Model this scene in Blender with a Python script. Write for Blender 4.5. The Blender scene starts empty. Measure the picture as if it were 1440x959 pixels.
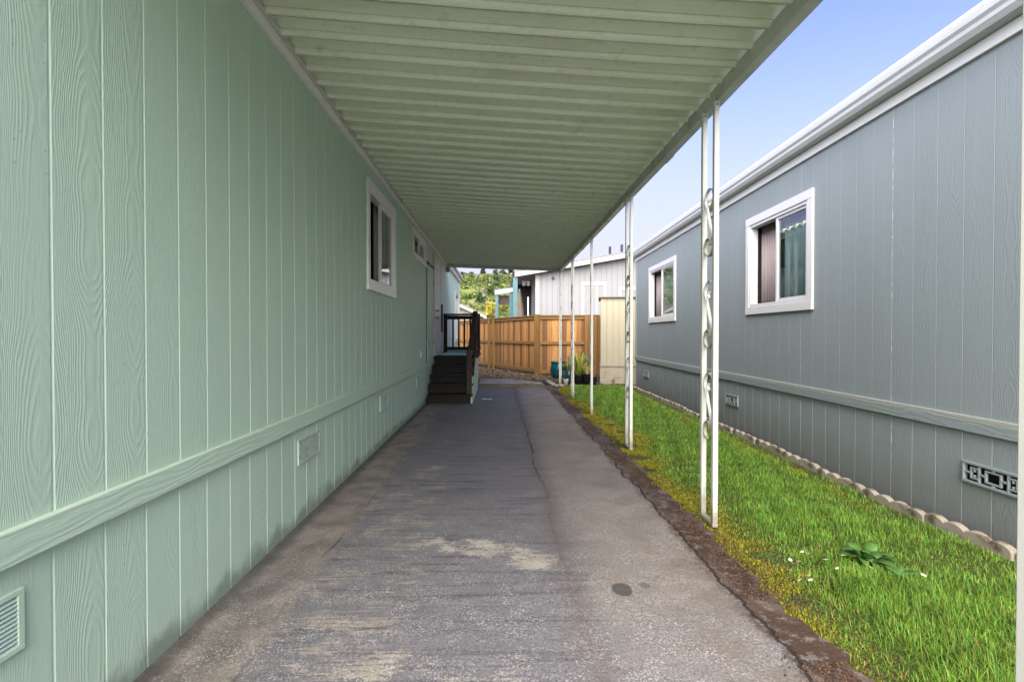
import bpy, bmesh, math, random
import numpy as np
from mathutils import Vector, Matrix
random.seed(7); rng = np.random.default_rng(11)
PI = math.pi; R = math.radians
sc = bpy.context.scene
C = sc.collection

# ------------------------------------------------------------------ helpers
def tag(o, label=None, cat=None, group=None, kind=None):
    if label: o['label'] = label
    if cat: o['category'] = cat
    if group: o['group'] = group
    if kind: o['kind'] = kind
    return o

def empty(name, loc=(0, 0, 0), rz=0, label=None, cat=None, group=None, parent=None):
    o = bpy.data.objects.new(name, None); C.objects.link(o)
    o.location = loc; o.rotation_euler = (0, 0, rz); o.empty_display_size = .2
    if parent: o.parent = parent
    return tag(o, label, cat, group)

class MB:
    """collects vertices and faces; build() links them as one mesh object"""
    def __init__(s, M=None): s.v = []; s.f = []; s.M = M or Matrix.Identity(4)
    def add(s, vs, fs):
        b = len(s.v)
        s.v += [tuple(s.M @ Vector(p)) for p in vs]
        s.f += [tuple(b+i for i in f) for f in fs]
        return s
    def box(s, x0, x1, y0, y1, z0, z1):
        vs = [(x, y, z) for z in (z0, z1) for y in (y0, y1) for x in (x0, x1)]
        return s.add(vs, [(0, 2, 3, 1), (4, 5, 7, 6), (0, 1, 5, 4), (2, 6, 7, 3), (0, 4, 6, 2), (1, 3, 7, 5)])
    def bar(s, a, b, w, h, up=(0, 0, 1)):
        a = Vector(a); b = Vector(b); d = (b-a).normalized(); u = Vector(up)
        sd = d.cross(u)
        if sd.length < 1e-4: sd = d.cross(Vector((1, 0, 0)))
        sd.normalize(); u2 = sd.cross(d).normalized()
        vs = [p + sd*(i*w/2) + u2*(j*h/2) for p in (a, b) for i, j in ((-1, -1), (1, -1), (1, 1), (-1, 1))]
        return s.add(vs, [(3, 2, 1, 0), (4, 5, 6, 7), (0, 1, 5, 4), (1, 2, 6, 5), (2, 3, 7, 6), (3, 0, 4, 7)])
    def prism(s, pts, axis, a, b):
        """extrude a closed 2-d outline along an axis"""
        def P(p, t): return {'x': (t, p[0], p[1]), 'y': (p[0], t, p[1]), 'z': (p[0], p[1], t)}[axis]
        n = len(pts)
        return s.add([P(p, a) for p in pts]+[P(p, b) for p in pts],
                     [tuple(range(n))[::-1], tuple(range(n, 2*n))] + [(i, (i+1) % n, n+(i+1) % n, n+i) for i in range(n)])
    def tube(s, pts, r, n=8, caps=True):
        pts = [Vector(p) for p in pts]; rs = r if isinstance(r, (list, tuple)) else [r]*len(pts)
        vs = []; prev = None
        for i, p in enumerate(pts):
            d = (pts[min(i+1, len(pts)-1)]-pts[max(i-1, 0)]).normalized()
            a = prev if prev is not None else (Vector((0, 0, 1)) if abs(d.z) < .9 else Vector((1, 0, 0)))
            a = (a-d*a.dot(d)).normalized(); prev = a; b = d.cross(a)
            vs += [p+(a*math.cos(2*PI*k/n)+b*math.sin(2*PI*k/n))*rs[i] for k in range(n)]
        fs = [(i*n+k, i*n+(k+1) % n, (i+1)*n+(k+1) % n, (i+1)*n+k) for i in range(len(pts)-1) for k in range(n)]
        if caps: fs += [tuple(range(n))[::-1], tuple((len(pts)-1)*n+k for k in range(n))]
        return s.add(vs, fs)
    def lathe(s, prof, c=(0, 0, 0), n=24):
        vs = [(c[0]+r*math.cos(2*PI*k/n), c[1]+r*math.sin(2*PI*k/n), c[2]+z) for r, z in prof for k in range(n)]
        return s.add(vs, [(i*n+k, i*n+(k+1) % n, (i+1)*n+(k+1) % n, (i+1)*n+k) for i in range(len(prof)-1) for k in range(n)])
    def ribbon(s, pts, w, t, side=(1, 0, 0)):
        """flat bar swept along pts, its width along side"""
        pts = [Vector(p) for p in pts]; sd = Vector(side); vs = []
        for i, p in enumerate(pts):
            d = (pts[min(i+1, len(pts)-1)]-pts[max(i-1, 0)]).normalized(); nn = d.cross(sd).normalized()
            vs += [p+sd*(a*w/2)+nn*(b*t/2) for a, b in ((-1, -1), (1, -1), (1, 1), (-1, 1))]
        n = len(pts)
        return s.add(vs, [(i*4+k, i*4+(k+1) % 4, i*4+4+(k+1) % 4, i*4+4+k) for i in range(n-1) for k in range(4)] + [(3, 2, 1, 0), tuple(4*n-4+k for k in range(4))])
    def build(s, name, mat, parent=None, loc=(0, 0, 0), rz=0, bevel=0, smooth=False, solid=0):
        me = bpy.data.meshes.new(name); me.from_pydata(s.v, [], s.f); me.validate(); me.update()
        bm = bmesh.new(); bm.from_mesh(me); bmesh.ops.recalc_face_normals(bm, faces=bm.faces); bm.to_mesh(me); bm.free()
        o = bpy.data.objects.new(name, me); C.objects.link(o); o.data.materials.append(mat)
        o.location = loc; o.rotation_euler = (0, 0, rz)
        if parent: o.parent = parent
        if solid:
            m = o.modifiers.new('thickness', 'SOLIDIFY'); m.thickness = solid; m.offset = 0
        if bevel:
            m = o.modifiers.new('bevel', 'BEVEL'); m.width = bevel; m.segments = 2; m.limit_method = 'ANGLE'; m.angle_limit = R(40)
        if smooth:
            me.polygons.foreach_set('use_smooth', [True]*len(me.polygons))
        return o

def np_mesh(name, V, F, mat, col=None, parent=None, kind=None, loc=(0, 0, 0)):
    """V (n,3), F (m,k) all faces same size; col (n,3) per-vertex colour of the thing itself"""
    me = bpy.data.meshes.new(name); n, k = F.shape
    me.vertices.add(len(V)); me.vertices.foreach_set('co', V.astype(np.float32).ravel())
    me.loops.add(n*k); me.loops.foreach_set('vertex_index', F.astype(np.int32).ravel())
    me.polygons.add(n); me.polygons.foreach_set('loop_start', np.arange(0, n*k, k, dtype=np.int32))
    me.polygons.foreach_set('loop_total', np.full(n, k, dtype=np.int32))
    if col is not None:
        a = me.color_attributes.new('tint', 'FLOAT_COLOR', 'POINT')
        c4 = np.ones((len(V), 4), np.float32); c4[:, :3] = col; a.data.foreach_set('color', c4.ravel())
    me.update(); me.validate()
    o = bpy.data.objects.new(name, me); C.objects.link(o); me.materials.append(mat); o.location = loc
    if parent: o.parent = parent
    if kind: o['kind'] = kind
    return o

def copy_tree(o, parent=None):
    c = o.copy(); C.objects.link(c)
    if parent: c.parent = parent
    for ch in list(o.children): copy_tree(ch, c)
    return c

# ------------------------------------------------------------------ node helpers
class NT:
    def __init__(s, name):
        s.m = bpy.data.materials.new(name); s.m.use_nodes = True; s.t = s.m.node_tree; s.n = s.t.nodes; s.l = s.t.links
        s.b = s.n['Principled BSDF']; s.tc = s.n.new('ShaderNodeTexCoord'); s.P = s.tc.outputs['Object']
        sp = s.n.new('ShaderNodeSeparateXYZ'); s.l.new(s.P, sp.inputs[0]); s.x, s.y, s.z = sp.outputs
    def _in(s, sock, v):
        if hasattr(v, 'is_output'): s.l.new(v, sock)
        elif isinstance(v, (tuple, list)) and sock.type == 'RGBA': sock.default_value = (*v[:3], 1)
        else: sock.default_value = v
    def math(s, op, a, b=None, c=None, clamp=False):
        n = s.n.new('ShaderNodeMath'); n.operation = op; n.use_clamp = clamp
        for i, v in enumerate((a, b, c)):
            if v is not None: s._in(n.inputs[i], v)
        return n.outputs[0]
    def add(s, a, b): return s.math('ADD', a, b)
    def sub(s, a, b): return s.math('SUBTRACT', a, b)
    def mul(s, a, b): return s.math('MULTIPLY', a, b)
    def vec(s, x, y, z):
        n = s.n.new('ShaderNodeCombineXYZ')
        for i, v in enumerate((x, y, z)): s._in(n.inputs[i], v)
        return n.outputs[0]
    def scl(s, v, k):
        n = s.n.new('ShaderNodeVectorMath'); n.operation = 'MULTIPLY'; s._in(n.inputs[0], v); n.inputs[1].default_value = k
        return n.outputs[0]
    def noise(s, scale, detail=3, vec=None, rough=.55, dist=0):
        n = s.n.new('ShaderNodeTexNoise'); s.l.new(vec or s.P, n.inputs['Vector'])
        n.inputs['Scale'].default_value = scale; n.inputs['Detail'].default_value = detail; n.inputs['Roughness'].default_value = rough
        n.inputs['Distortion'].default_value = dist
        return n.outputs[0]
    def voro(s, scale, vec=None, feature='F1', out='Distance'):
        n = s.n.new('ShaderNodeTexVoronoi'); n.feature = feature; s.l.new(vec or s.P, n.inputs['Vector']); n.inputs['Scale'].default_value = scale
        return n.outputs[out]
    def white(s, v):
        n = s.n.new('ShaderNodeTexWhiteNoise'); n.noise_dimensions = '1D'; s._in(n.inputs['W'], v); return n.outputs['Value']
    def ss(s, v, lo, hi, a=0., b=1.):
        n = s.n.new('ShaderNodeMapRange'); n.interpolation_type = 'SMOOTHSTEP'; s._in(n.inputs[0], v)
        for i, q in enumerate((lo, hi, a, b)): n.inputs[i+1].default_value = q
        return n.outputs[0]
    def band(s, v, c, w, soft): # 1 inside |v-c|<w
        d = s.math('ABSOLUTE', s.sub(v, c)); return s.ss(d, w, w+soft, 1., 0.)
    def mix(s, f, a, b, mode='MIX'):
        n = s.n.new('ShaderNodeMix'); n.data_type = 'RGBA'; n.blend_type = mode
        s._in(n.inputs[0], f); s._in(n.inputs[6], a); s._in(n.inputs[7], b); return n.outputs[2]
    def attr(s, name):
        n = s.n.new('ShaderNodeAttribute'); n.attribute_name = name; return n.outputs['Color']
    def bump(s, h, strength=.5, dist=.01, prev=None):
        n = s.n.new('ShaderNodeBump'); s._in(n.inputs['Height'], h); n.inputs['Strength'].default_value = strength; n.inputs['Distance'].default_value = dist
        if prev: s.l.new(prev, n.inputs['Normal'])
        return n.outputs[0]
    def done(s, col, rough=.6, normal=None, metal=0, spec=.4):
        s._in(s.b.inputs['Base Color'], col); s._in(s.b.inputs['Roughness'], rough); s.b.inputs['Metallic'].default_value = metal
        s.b.inputs['Specular IOR Level'].default_value = spec
        if normal: s.l.new(normal, s.b.inputs['Normal'])
        return s.m

def k3(c, f): return tuple(min(1, v*f) for v in c)

def painted(name, c, rough=.5, dirt=.12, scale=6, bump=.12, dirtcol=None, spec=.4):
    t = NT(name); n = t.noise(scale, 5); f = t.ss(n, .45, .75)
    d = dirtcol or k3(c, .7)
    col = t.mix(t.mul(f, dirt*3), c, d)
    n2 = t.noise(scale*22, 3)
    col = t.mix(t.mul(n2, .12), col, k3(c, .75))
    return t.done(col, t.ss(n, .3, .8, rough-.06, rough+.1), t.bump(t.noise(scale*14, 4), bump, .004), spec=spec)

def siding(name, c, pitch, off, axis='y', seam=False, bumpk=.31, streak=.06, rough=.62, grime_shade=None):
    """embossed wood-grain panel siding: arches of grain that differ from board to board"""
    t = NT(name); u = t.y if axis == 'y' else t.x; v = t.z
    q = t.math('DIVIDE', t.sub(u, off), pitch); cell = t.math('FLOOR', q)
    ul = t.mul(t.sub(t.sub(q, cell), .5), pitch)
    r1 = t.white(cell); r2 = t.white(t.add(cell, 31.7))
    vv = t.add(v, t.mul(r1, 17.))
    dep = t.mul(t.sub(t.noise(1.0, 1, t.vec(0., t.mul(vv, .75), t.mul(r2, 9.))), .5), .62)
    wob = t.mul(t.sub(t.noise(1.0, 3, t.vec(t.mul(ul, 12.), t.mul(vv, 2.6), cell)), .5), .035)
    us = t.add(t.add(ul, t.mul(t.sub(r2, .5), .05)), wob)
    lift = t.noise(1.0, 2, t.vec(0., t.mul(vv, 1.15), t.mul(r2, 9.)))
    ph = t.add(t.mul(t.mul(us, us), 760.), t.mul(lift, 24.))
    fine = t.noise(1.0, 3, t.vec(t.mul(u, 160.), t.mul(vv, 9.), cell))
    g = t.math('SINE', t.add(t.mul(ph, 6.2832), t.mul(fine, 3.0)))
    g = t.math('SMOOTH_MAX', g, -.35, .4)
    amp = t.mul(t.ss(t.noise(1., 3, t.vec(t.mul(u, 5.), t.mul(vv, 1.6), 7.)), .34, .58, .3, 1.), t.ss(r2, 0., 1., .6, 1.1))
    h = t.add(t.mul(t.mul(g, amp), .8), t.mul(fine, .9))
    col = t.mix(t.ss(g, .3, 1., 0., .10), c, k3(c, 1.10))
    lf = t.noise(1.0, 4, t.vec(t.mul(u, 3.), t.mul(v, .5), 0.))
    col = t.mix(t.ss(lf, .35, .75, 0., streak*4), col, k3(c, .8))
    rain = t.noise(1.0, 4, t.vec(t.mul(u, 26.), t.mul(v, 1.0), 3.))
    col = t.mix(t.ss(rain, .52, .8, 0., streak*4), col, k3(c, 1.22))
    sp = t.voro(7., t.vec(t.x, u, v)); sn = t.ss(sp, .012, .03, 1., 0.)
    col = t.mix(t.mul(sn, .5), col, k3(c, .4))
    nf = t.math('ABSOLUTE', t.sub(t.math('FRACT', t.math('DIVIDE', t.add(u, 40.), pitch*2)), .5)); vf = t.math('ABSOLUTE', t.sub(t.math('FRACT', t.math('DIVIDE', v, .305)), .5))
    nd = t.add(t.math('POWER', t.mul(t.sub(nf, .12), pitch*2), 2.), t.math('POWER', t.mul(t.sub(vf, .1), .305), 2.))
    nail = t.mul(t.ss(nd, .000008, .00002, 1., 0.), t.ss(t.white(t.add(t.math('FLOOR', t.math('DIVIDE', v, .305)), t.mul(cell, 3.3))), .3, .6)); col = t.mix(t.mul(nail, .45), col, k3(c, .4))
    if seam:
        pq = t.math('DIVIDE', t.sub(u, off), pitch*6); fr = t.mul(t.math('ABSOLUTE', t.sub(pq, t.math('ROUND', pq))), pitch*6)
        ln = t.mul(t.ss(fr, .0, .006, 1., 0.), t.ss(t.noise(1., 3, t.vec(0., t.mul(cell, 3.), t.mul(v, 14.))), .45, .6))
        col = t.mix(t.mul(ln, .75), col, (.6, .62, .6))
    if grime_shade:
        gn = t.ss(t.add(v, t.mul(t.sub(t.noise(5., 5), .5), .25)), grime_shade[0], grime_shade[1], 1., 0.)
        col = t.mix(t.mul(gn, .7), col, grime_shade[2])
    return t.done(col, rough, t.bump(h, bumpk, .0022), spec=.35)

def plain(name, c, rough=.5, metal=0, spec=.4):
    return painted(name, c, rough, .08, 9, .05)

def glass(name, tint=(.8, .85, .85)):
    m = bpy.data.materials.new(name); m.use_nodes = True; t = m.node_tree; t.nodes.clear()
    o = t.nodes.new('ShaderNodeOutputMaterial'); mx = t.nodes.new('ShaderNodeMixShader'); tr = t.nodes.new('ShaderNodeBsdfTransparent')
    gl = t.nodes.new('ShaderNodeBsdfGlossy'); gl.inputs['Roughness'].default_value = .015; tr.inputs[0].default_value = (*tint, 1)
    ge = t.nodes.new('ShaderNodeNewGeometry'); dt = t.nodes.new('ShaderNodeVectorMath'); dt.operation = 'DOT_PRODUCT'
    t.links.new(ge.outputs['Normal'], dt.inputs[0]); t.links.new(ge.outputs['Incoming'], dt.inputs[1])
    def mm(op, a, b):
        n = t.nodes.new('ShaderNodeMath'); n.operation = op
        for i, v in enumerate((a, b)):
            if hasattr(v, 'is_output'): t.links.new(v, n.inputs[i])
            else: n.inputs[i].default_value = v
        return n.outputs[0]
    cs = mm('ABSOLUTE', dt.outputs['Value'], 0.); fr = mm('ADD', mm('MULTIPLY', mm('POWER', mm('SUBTRACT', 1., cs), 5.), .88), .12)
    t.links.new(fr, mx.inputs[0]); t.links.new(tr.outputs[0], mx.inputs[1]); t.links.new(gl.outputs[0], mx.inputs[2]); t.links.new(mx.outputs[0], o.inputs[0])
    return m

def leafmat(name, rough=.55, trans=.25):
    m = bpy.data.materials.new(name); m.use_nodes = True; t = m.node_tree; b = t.nodes['Principled BSDF']
    a = t.nodes.new('ShaderNodeAttribute'); a.attribute_name = 'tint'; t.links.new(a.outputs['Color'], b.inputs['Base Color'])
    b.inputs['Roughness'].default_value = rough; b.inputs['Specular IOR Level'].default_value = .25
    tl = t.nodes.new('ShaderNodeBsdfTranslucent'); t.links.new(a.outputs['Color'], tl.inputs[0])
    mx = t.nodes.new('ShaderNodeMixShader'); mx.inputs[0].default_value = trans
    o = t.nodes['Material Output']; t.links.new(b.outputs[0], mx.inputs[1]); t.links.new(tl.outputs[0], mx.inputs[2]); t.links.new(mx.outputs[0], o.inputs[0])
    return m

# ------------------------------------------------------------------ materials
GREEN = (.475, .62, .48)
GREY = (.207, .242, .246)
PITCH = .2032
M = {}
M['green'] = siding('green_siding', GREEN, PITCH, 1.565, 'y', grime_shade=(.02, .12, (.16, .19, .15)))
M['green_plain'] = painted('green_paint', GREEN, .55, .08, 5, .25)
M['grey'] = siding('grey_siding', GREY, PITCH, .11, 'y', seam=True, bumpk=.28, grime_shade=(.02, .55, (.125, .122, .112)))  # real grime near the ground; its upper reach paints in the lower wall's shade
M['grey_plain'] = painted('grey_paint', (.195, .23, .23), .55, .08, 5, .3)
M['white'] = painted('white_trim_paint', (.56, .56, .545), .45, .08, 7, .1, (.5, .5, .46))
M['white_lifted'] = painted('shade_lifted_white', (.82, .81, .79), .4, .05, 7, .05)  # white trim lightened in colour to offset the shade under the carport
M['vinyl'] = painted('white_vinyl', (.54, .55, .545), .35, .04, 5, .03)
M['cream_post'] = painted('cream_post_enamel', (.56, .57, .51), .38, .12, 9, .1, (.4, .38, .28))
M['white_siding'] = siding('pale_grey_siding', (.185, .187, .186), .2, 0, 'x', bumpk=.2)
M['cream'] = siding('cream_siding', (.36, .325, .225), .15, 0, 'x', bumpk=.3, grime_shade=(.0, .5, (.24, .2, .11)))
M['cream_plain'] = painted('cream_paint', (.34, .31, .225), .6, .3, 5, .3, (.18, .15, .08))
M['darkwood'] = painted('dark_stained_wood', (.017, .015, .0135), .7, .3, 9, .35, (.022, .019, .016), .2)
M['brownwood'] = painted('brown_stained_wood', (.06, .038, .029), .7, .3, 9, .35, (.03, .02, .016), .2)
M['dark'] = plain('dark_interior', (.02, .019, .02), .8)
M['black'] = plain('black_plastic', (.014, .014, .015), .5)
M['glass'] = glass('window_glass')
M['glass_far'] = glass('window_glass_clear', (.6, .65, .65))
M['teal'] = painted('teal_paint', (.055, .125, .13), .6, .2, 6, .2)
M['metal'] = plain('galvanised_bolt', (.25, .24, .22), .4)
M['soil'] = None

def mat_pan():
    t = NT('cream_roof_pan'); c = (.75, .80, .63)
    n = t.noise(1., 5, t.vec(t.mul(t.x, 1.2), t.mul(t.y, 4.), 0.)); n2 = t.noise(16., 5)
    col = t.mix(t.ss(n, .4, .75, 0., .5), c, (.6, .59, .43))
    col = t.mix(t.ss(n2, .55, .8, 0., .45), col, (.42, .4, .28))
    return t.done(col, t.ss(n, .3, .8, .2, .36), t.bump(t.noise(9., 3), .08, .01), spec=.7)
M['pan'] = mat_pan()

def mat_fence():
    t = NT('cedar_boards'); q = t.math('DIVIDE', t.x, .139); cell = t.math('FLOOR', q); r = t.white(cell); r2 = t.white(t.add(cell, 50.))
    g = t.noise(1., 4, t.vec(t.mul(t.x, 60.), t.add(t.mul(t.z, 2.2), t.mul(r, 20.)), t.mul(t.y, 60.)))
    col = t.mix(r, (.20, .09, .023), (.38, .195, .055)); col = t.mix(t.ss(r2, .45, .9), col, (.115, .05, .018))
    col = t.mix(t.ss(g, .5, .75, 0., .7), col, (.085, .036, .013))
    kn = t.voro(1., t.vec(t.mul(t.x, 9.), t.mul(t.z, 2.6), r)); col = t.mix(t.ss(kn, .05, .16, .8, 0.), col, (.09, .04, .018))
    lowbrown = t.ss(t.add(t.z, t.mul(t.noise(4., 3), .5)), .2, .8, .55, 0.); col = t.mix(lowbrown, col, (.11, .066, .026))  # board colour turns darker brown towards the bottom
    return t.done(col, .7, t.bump(g, .5, .004), spec=.25)
M['fence'] = mat_fence()
def mat_rail():
    t = NT('cedar_rails'); g = t.noise(1., 4, t.vec(t.mul(t.x, 3.), t.mul(t.y, 40.), t.mul(t.z, 40.)))
    col = t.mix(g, (.21, .115, .036), (.13, .068, .022)); col = t.mix(t.ss(t.noise(6., 3), .5, .7, 0., .5), col, (.11, .08, .03))
    return t.done(col, .7, t.bump(g, .4, .004), spec=.25)
M['rail'] = mat_rail()

def mat_post():
    t = NT('cream_post_enamel'); c = (.56, .57, .51); n = t.noise(14., 5)
    col = t.mix(t.ss(n, .55, .8, 0., .3), c, (.38, .36, .28)); foot = t.ss(t.add(t.z, t.mul(t.sub(n, .5), .35)), .02, .22, .8, 0.)
    col = t.mix(foot, col, (.22, .19, .11)); sp = t.ss(t.voro(26.), .03, .07, 1., 0.); col = t.mix(t.mul(sp, t.ss(t.noise(5., 3), .5, .65, 0., .7)), col, (.2, .1, .04))
    return t.done(col, .4, t.bump(t.noise(60., 3), .1, .003))
M['cream_post'] = mat_post()
def mat_asphalt():
    t = NT('worn_asphalt')
    w = t.mul(t.sub(t.noise(2.2, 4), .5), .16); w2 = t.mul(t.sub(t.noise(9., 4), .5), .09)
    xs = t.add(t.x, t.add(w, w2))
    left = t.ss(xs, -.96, -.86, 1., 0.); right = t.ss(t.add(xs, t.mul(t.sub(t.noise(30., 4), .5), .25)), .30, .56)
    seal = t.mix(t.noise(3., 4), (.175, .165, .168), (.13, .123, .128))
    brown = t.mix(t.noise(2., 5), (.275, .24, .198), (.165, .146, .124))
    lbrown = t.mix(t.ss(t.noise(5., 6), .35, .7), (.25, .215, .175), (.13, .114, .098))
    col = t.mix(t.mul(right, t.ss(t.add(t.y, t.mul(w, 6.)), 1.7, 2.7, .3, 1.)), seal, brown); col = t.mix(left, col, lbrown)
    # transverse drag marks of the sealer brush
    st = t.noise(1., 5, t.vec(t.mul(t.x, 1.6), t.mul(t.y, 17.), 0.)); stf = t.noise(1., 4, t.vec(t.mul(t.x, 5.), t.mul(t.y, 60.), 4.))
    mid = t.mul(t.sub(1., left), t.sub(1., right))
    col = t.mix(t.mul(t.ss(st, .50, .66), t.mul(mid, .75)), col, (.075, .069, .078))
    # bare patches where the sealer wore off
    pn = t.noise(1., 6, t.vec(t.mul(t.x, 4.), t.mul(t.y, 5.), 0.), .68)
    side = t.mul(t.band(t.x, -.66, .16, .2), t.mul(t.ss(t.y, 1.2, 1.8), t.ss(t.y, 4.6, 5.4, 1., 0.)))
    row = t.mul(t.band(t.add(t.y, t.mul(t.x, .45)), 2.97, .05, .17), t.mul(t.ss(t.x, -.5, -.3), t.ss(t.x, .3, .42, 1., 0.)))
    front = t.mul(t.ss(t.y, 1.9, 2.6, 1., 0.), t.band(t.x, 0., .35, .5))
    th = t.add(t.mul(side, .15), t.add(t.mul(row, .235), t.mul(front, .085)))
    pm = t.add(t.add(t.add(pn, th), t.mul(t.sub(stf, .5), t.add(.34, t.mul(side, .4)))), t.mul(t.sub(t.noise(55., 4), .5), .30))
    bare = t.ss(pm, .64, .80)
    barec = t.mix(t.noise(40., 3), (.50, .45, .34), (.33, .30, .24)); barec = t.mix(t.mul(side, .85), barec, t.mix(t.noise(30., 4), (.33, .28, .225), (.2, .17, .145)))
    col = t.mix(t.mul(bare, t.mul(mid, .9)), col, barec)
    # aggregate
    vc = t.voro(210., out='Color'); sp = t.n.new('ShaderNodeSeparateColor'); t.l.new(vc, sp.inputs[0]); rr = sp.outputs[0]
    lit = t.mul(t.ss(rr, .72, .95), t.ss(t.noise(7., 4), .35, .65, .25, 1.))
    wearn = t.ss(t.y, 2.0, 5.5, 1., .35)
    col = t.mix(t.mul(t.mul(lit, wearn), .62), col, (.55, .53, .5))
    col = t.mix(t.mul(t.ss(rr, .25, .05), .55), col, (.045, .042, .045))
    # stains: a little oil, brown soil against the verge and along the wall
    def spot(cx, cy, rx, ry):
        a = t.math('DIVIDE', t.add(t.sub(t.x, cx), t.mul(w2, .4)), rx); b = t.math('DIVIDE', t.add(t.sub(t.y, cy), t.mul(w2, .4)), ry)
        return t.ss(t.add(t.mul(a, a), t.mul(b, b)), .6, 1.1, 1., 0.)
    oil = t.math('MAXIMUM', spot(.58, 2.53, .05, .075), t.mul(spot(.70, 2.57, .027, .035), .6))
    col = t.mix(t.mul(oil, .75), col, (.03, .028, .027))
    edge = t.ss(t.add(t.x, t.add(t.mul(w, 1.6), t.mul(w2, 1.8))), 1.03, 1.13)
    soilc = t.mix(t.noise(45., 4), (.09, .048, .026), (.03, .021, .015))
    col = t.mix(t.mul(edge, t.ss(t.noise(14., 6, None, .7), .38, .5, .3, 1.)), col, soilc)
    rustw = t.mul(t.ss(xs, .45, 1.0), t.ss(t.noise(2.6, 5), .45, .65)); col = t.mix(t.mul(rustw, .6), col, (.15, .115, .085))
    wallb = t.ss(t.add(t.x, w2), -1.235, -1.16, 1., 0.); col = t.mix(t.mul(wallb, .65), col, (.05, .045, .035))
    big = t.noise(.9, 4); col = t.mix(t.ss(big, .45, .7, 0., .35), col, (.1, .094, .096))
    # cracks
    def crack(x0, width, f, a, seed):
        n = t.mul(t.sub(t.noise(1., 5, t.vec(seed, t.mul(t.y, f), 0.), .6), .5), a)
        return t.math('ABSOLUTE', t.sub(t.x, t.add(n, x0)))
    c1 = crack(.345, .01, 1.1, .22, 3.); c2 = crack(1.09, .01, 1.6, .3, 8.); c3 = crack(-.93, .01, .9, .16, 12.)
    k1 = t.mul(t.mul(t.ss(c1, .002, .014, 1., 0.), t.ss(t.noise(3.3, 4), .38, .55, .25, 1.)), t.ss(t.y, 2.6, 6., .1, .85)); k1b = t.mul(t.ss(c1, .0, .11, 1., 0.), t.ss(t.y, 2.5, 6.5, .4, .55))
    k2 = t.ss(c2, .003, .012, 1., 0.); k3_ = t.mul(t.ss(c3, .002, .012, 1., 0.), t.ss(t.noise(1., 3, t.vec(0., t.mul(t.y, 2.4), 2.)), .45, .65, .0, .5))
    cr = t.math('MAXIMUM', k1, t.math('MAXIMUM', k2, k3_))
    col = t.mix(k1b, col, (.12, .09, .07)); col = t.mix(t.mul(cr, .9), col, (.02, .017, .015))
    ht = t.add(t.mul(rr, .5), t.add(t.mul(t.noise(60., 3), .8), t.add(t.mul(cr, -3.), t.mul(t.mul(stf, mid), .9))))
    b1 = t.bump(ht, .75, .004); b2 = t.bump(t.add(pn, t.noise(3., 3)), .25, .03, b1)
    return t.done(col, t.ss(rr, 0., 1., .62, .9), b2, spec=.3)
M['asphalt'] = mat_asphalt()

def mat_soil(name, a, b, c):
    t = NT(name); n = t.noise(9., 6); n2 = t.noise(90., 4); v = t.voro(60.)
    col = t.mix(t.ss(n, .35, .65), a, b); col = t.mix(t.ss(n2, .5, .7, 0., .8), col, c)
    return t.done(col, .95, t.bump(t.add(n2, v), .9, .02), spec=.15)
M['soil'] = mat_soil('dark_soil', (.08, .052, .034), (.05, .036, .024), (.14, .1, .07))
M['lawnsoil'] = mat_soil('lawn_soil', (.085, .12, .022), (.085, .08, .03), (.05, .085, .014))
M['mulch'] = mat_soil('mulch_earth', (.10, .068, .044), (.07, .055, .03), (.16, .115, .08))
M['ground'] = mat_soil('ground_earth', (.30, .285, .255), (.34, .325, .29), (.25, .24, .215))
M['concrete'] = painted('concrete', (.33, .30, .265), .9, .35, 7, .7, (.16, .14, .11))
M['mossconc'] = painted('mossy_concrete', (.15, .13, .09), .95, .4, 9, .8, (.07, .075, .03))
M['edging'] = painted('edging_concrete', (.32, .28, .215), .9, .45, 9, .9, (.10, .075, .04))
M['leaf'] = leafmat('leaf')
M['grass'] = leafmat('grass_blade', .5, .38)
M['dry'] = leafmat('dry_litter', .8, .05)

# ------------------------------------------------------------------ camera, sky, sun
cam = bpy.data.cameras.new('camera'); co = bpy.data.objects.new('camera', cam); C.objects.link(co); sc.camera = co
cam.lens = 19.1; cam.sensor_width = 36; cam.clip_end = 3000; cam.clip_start = .05
co.location = (0, 0, 1.2); co.rotation_euler = (R(90-.712), 0, R(-1.424))

SUN_EL, SUN_AZ = 38, 197     # azimuth clockwise from +Y
w = bpy.data.worlds.new('World'); sc.world = w; w.use_nodes = True
nt = w.node_tree; bg = nt.nodes['Background']; sky = nt.nodes.new('ShaderNodeTexSky'); sky.sky_type = 'NISHITA'; sky.sun_disc = False
sky.sun_elevation = R(SUN_EL); sky.sun_rotation = R(SUN_AZ); sky.air_density = 1.0; sky.dust_density = 1.0; sky.ozone_density = 3.0

# thin bright veil of haze low in the sky
tcw = nt.nodes.new('ShaderNodeTexCoord'); sx = nt.nodes.new('ShaderNodeSeparateXYZ'); nt.links.new(tcw.outputs['Generated'], sx.inputs[0])
mr = nt.nodes.new('ShaderNodeMapRange'); mr.interpolation_type = 'SMOOTHSTEP'; nt.links.new(sx.outputs[2], mr.inputs[0])
for i, q in enumerate((0., .50, .95, .0)): mr.inputs[i+1].default_value = q
mxw = nt.nodes.new('ShaderNodeMix'); mxw.data_type = 'RGBA'; nt.links.new(mr.outputs[0], mxw.inputs[0]); mlt = nt.nodes.new('ShaderNodeMix'); mlt.data_type = 'RGBA'; mlt.blend_type = 'MULTIPLY'; mlt.inputs[0].default_value = 1; mlt.inputs[7].default_value = (.58, .485, .67, 1)
nt.links.new(sky.outputs[0], mlt.inputs[6]); nt.links.new(mlt.outputs[2], mxw.inputs[6]); mxw.inputs[7].default_value = (1.30, 1.17, 1.38, 1)
nt.links.new(mxw.outputs[2], bg.inputs[0]); bg.inputs[1].default_value = .05
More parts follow.
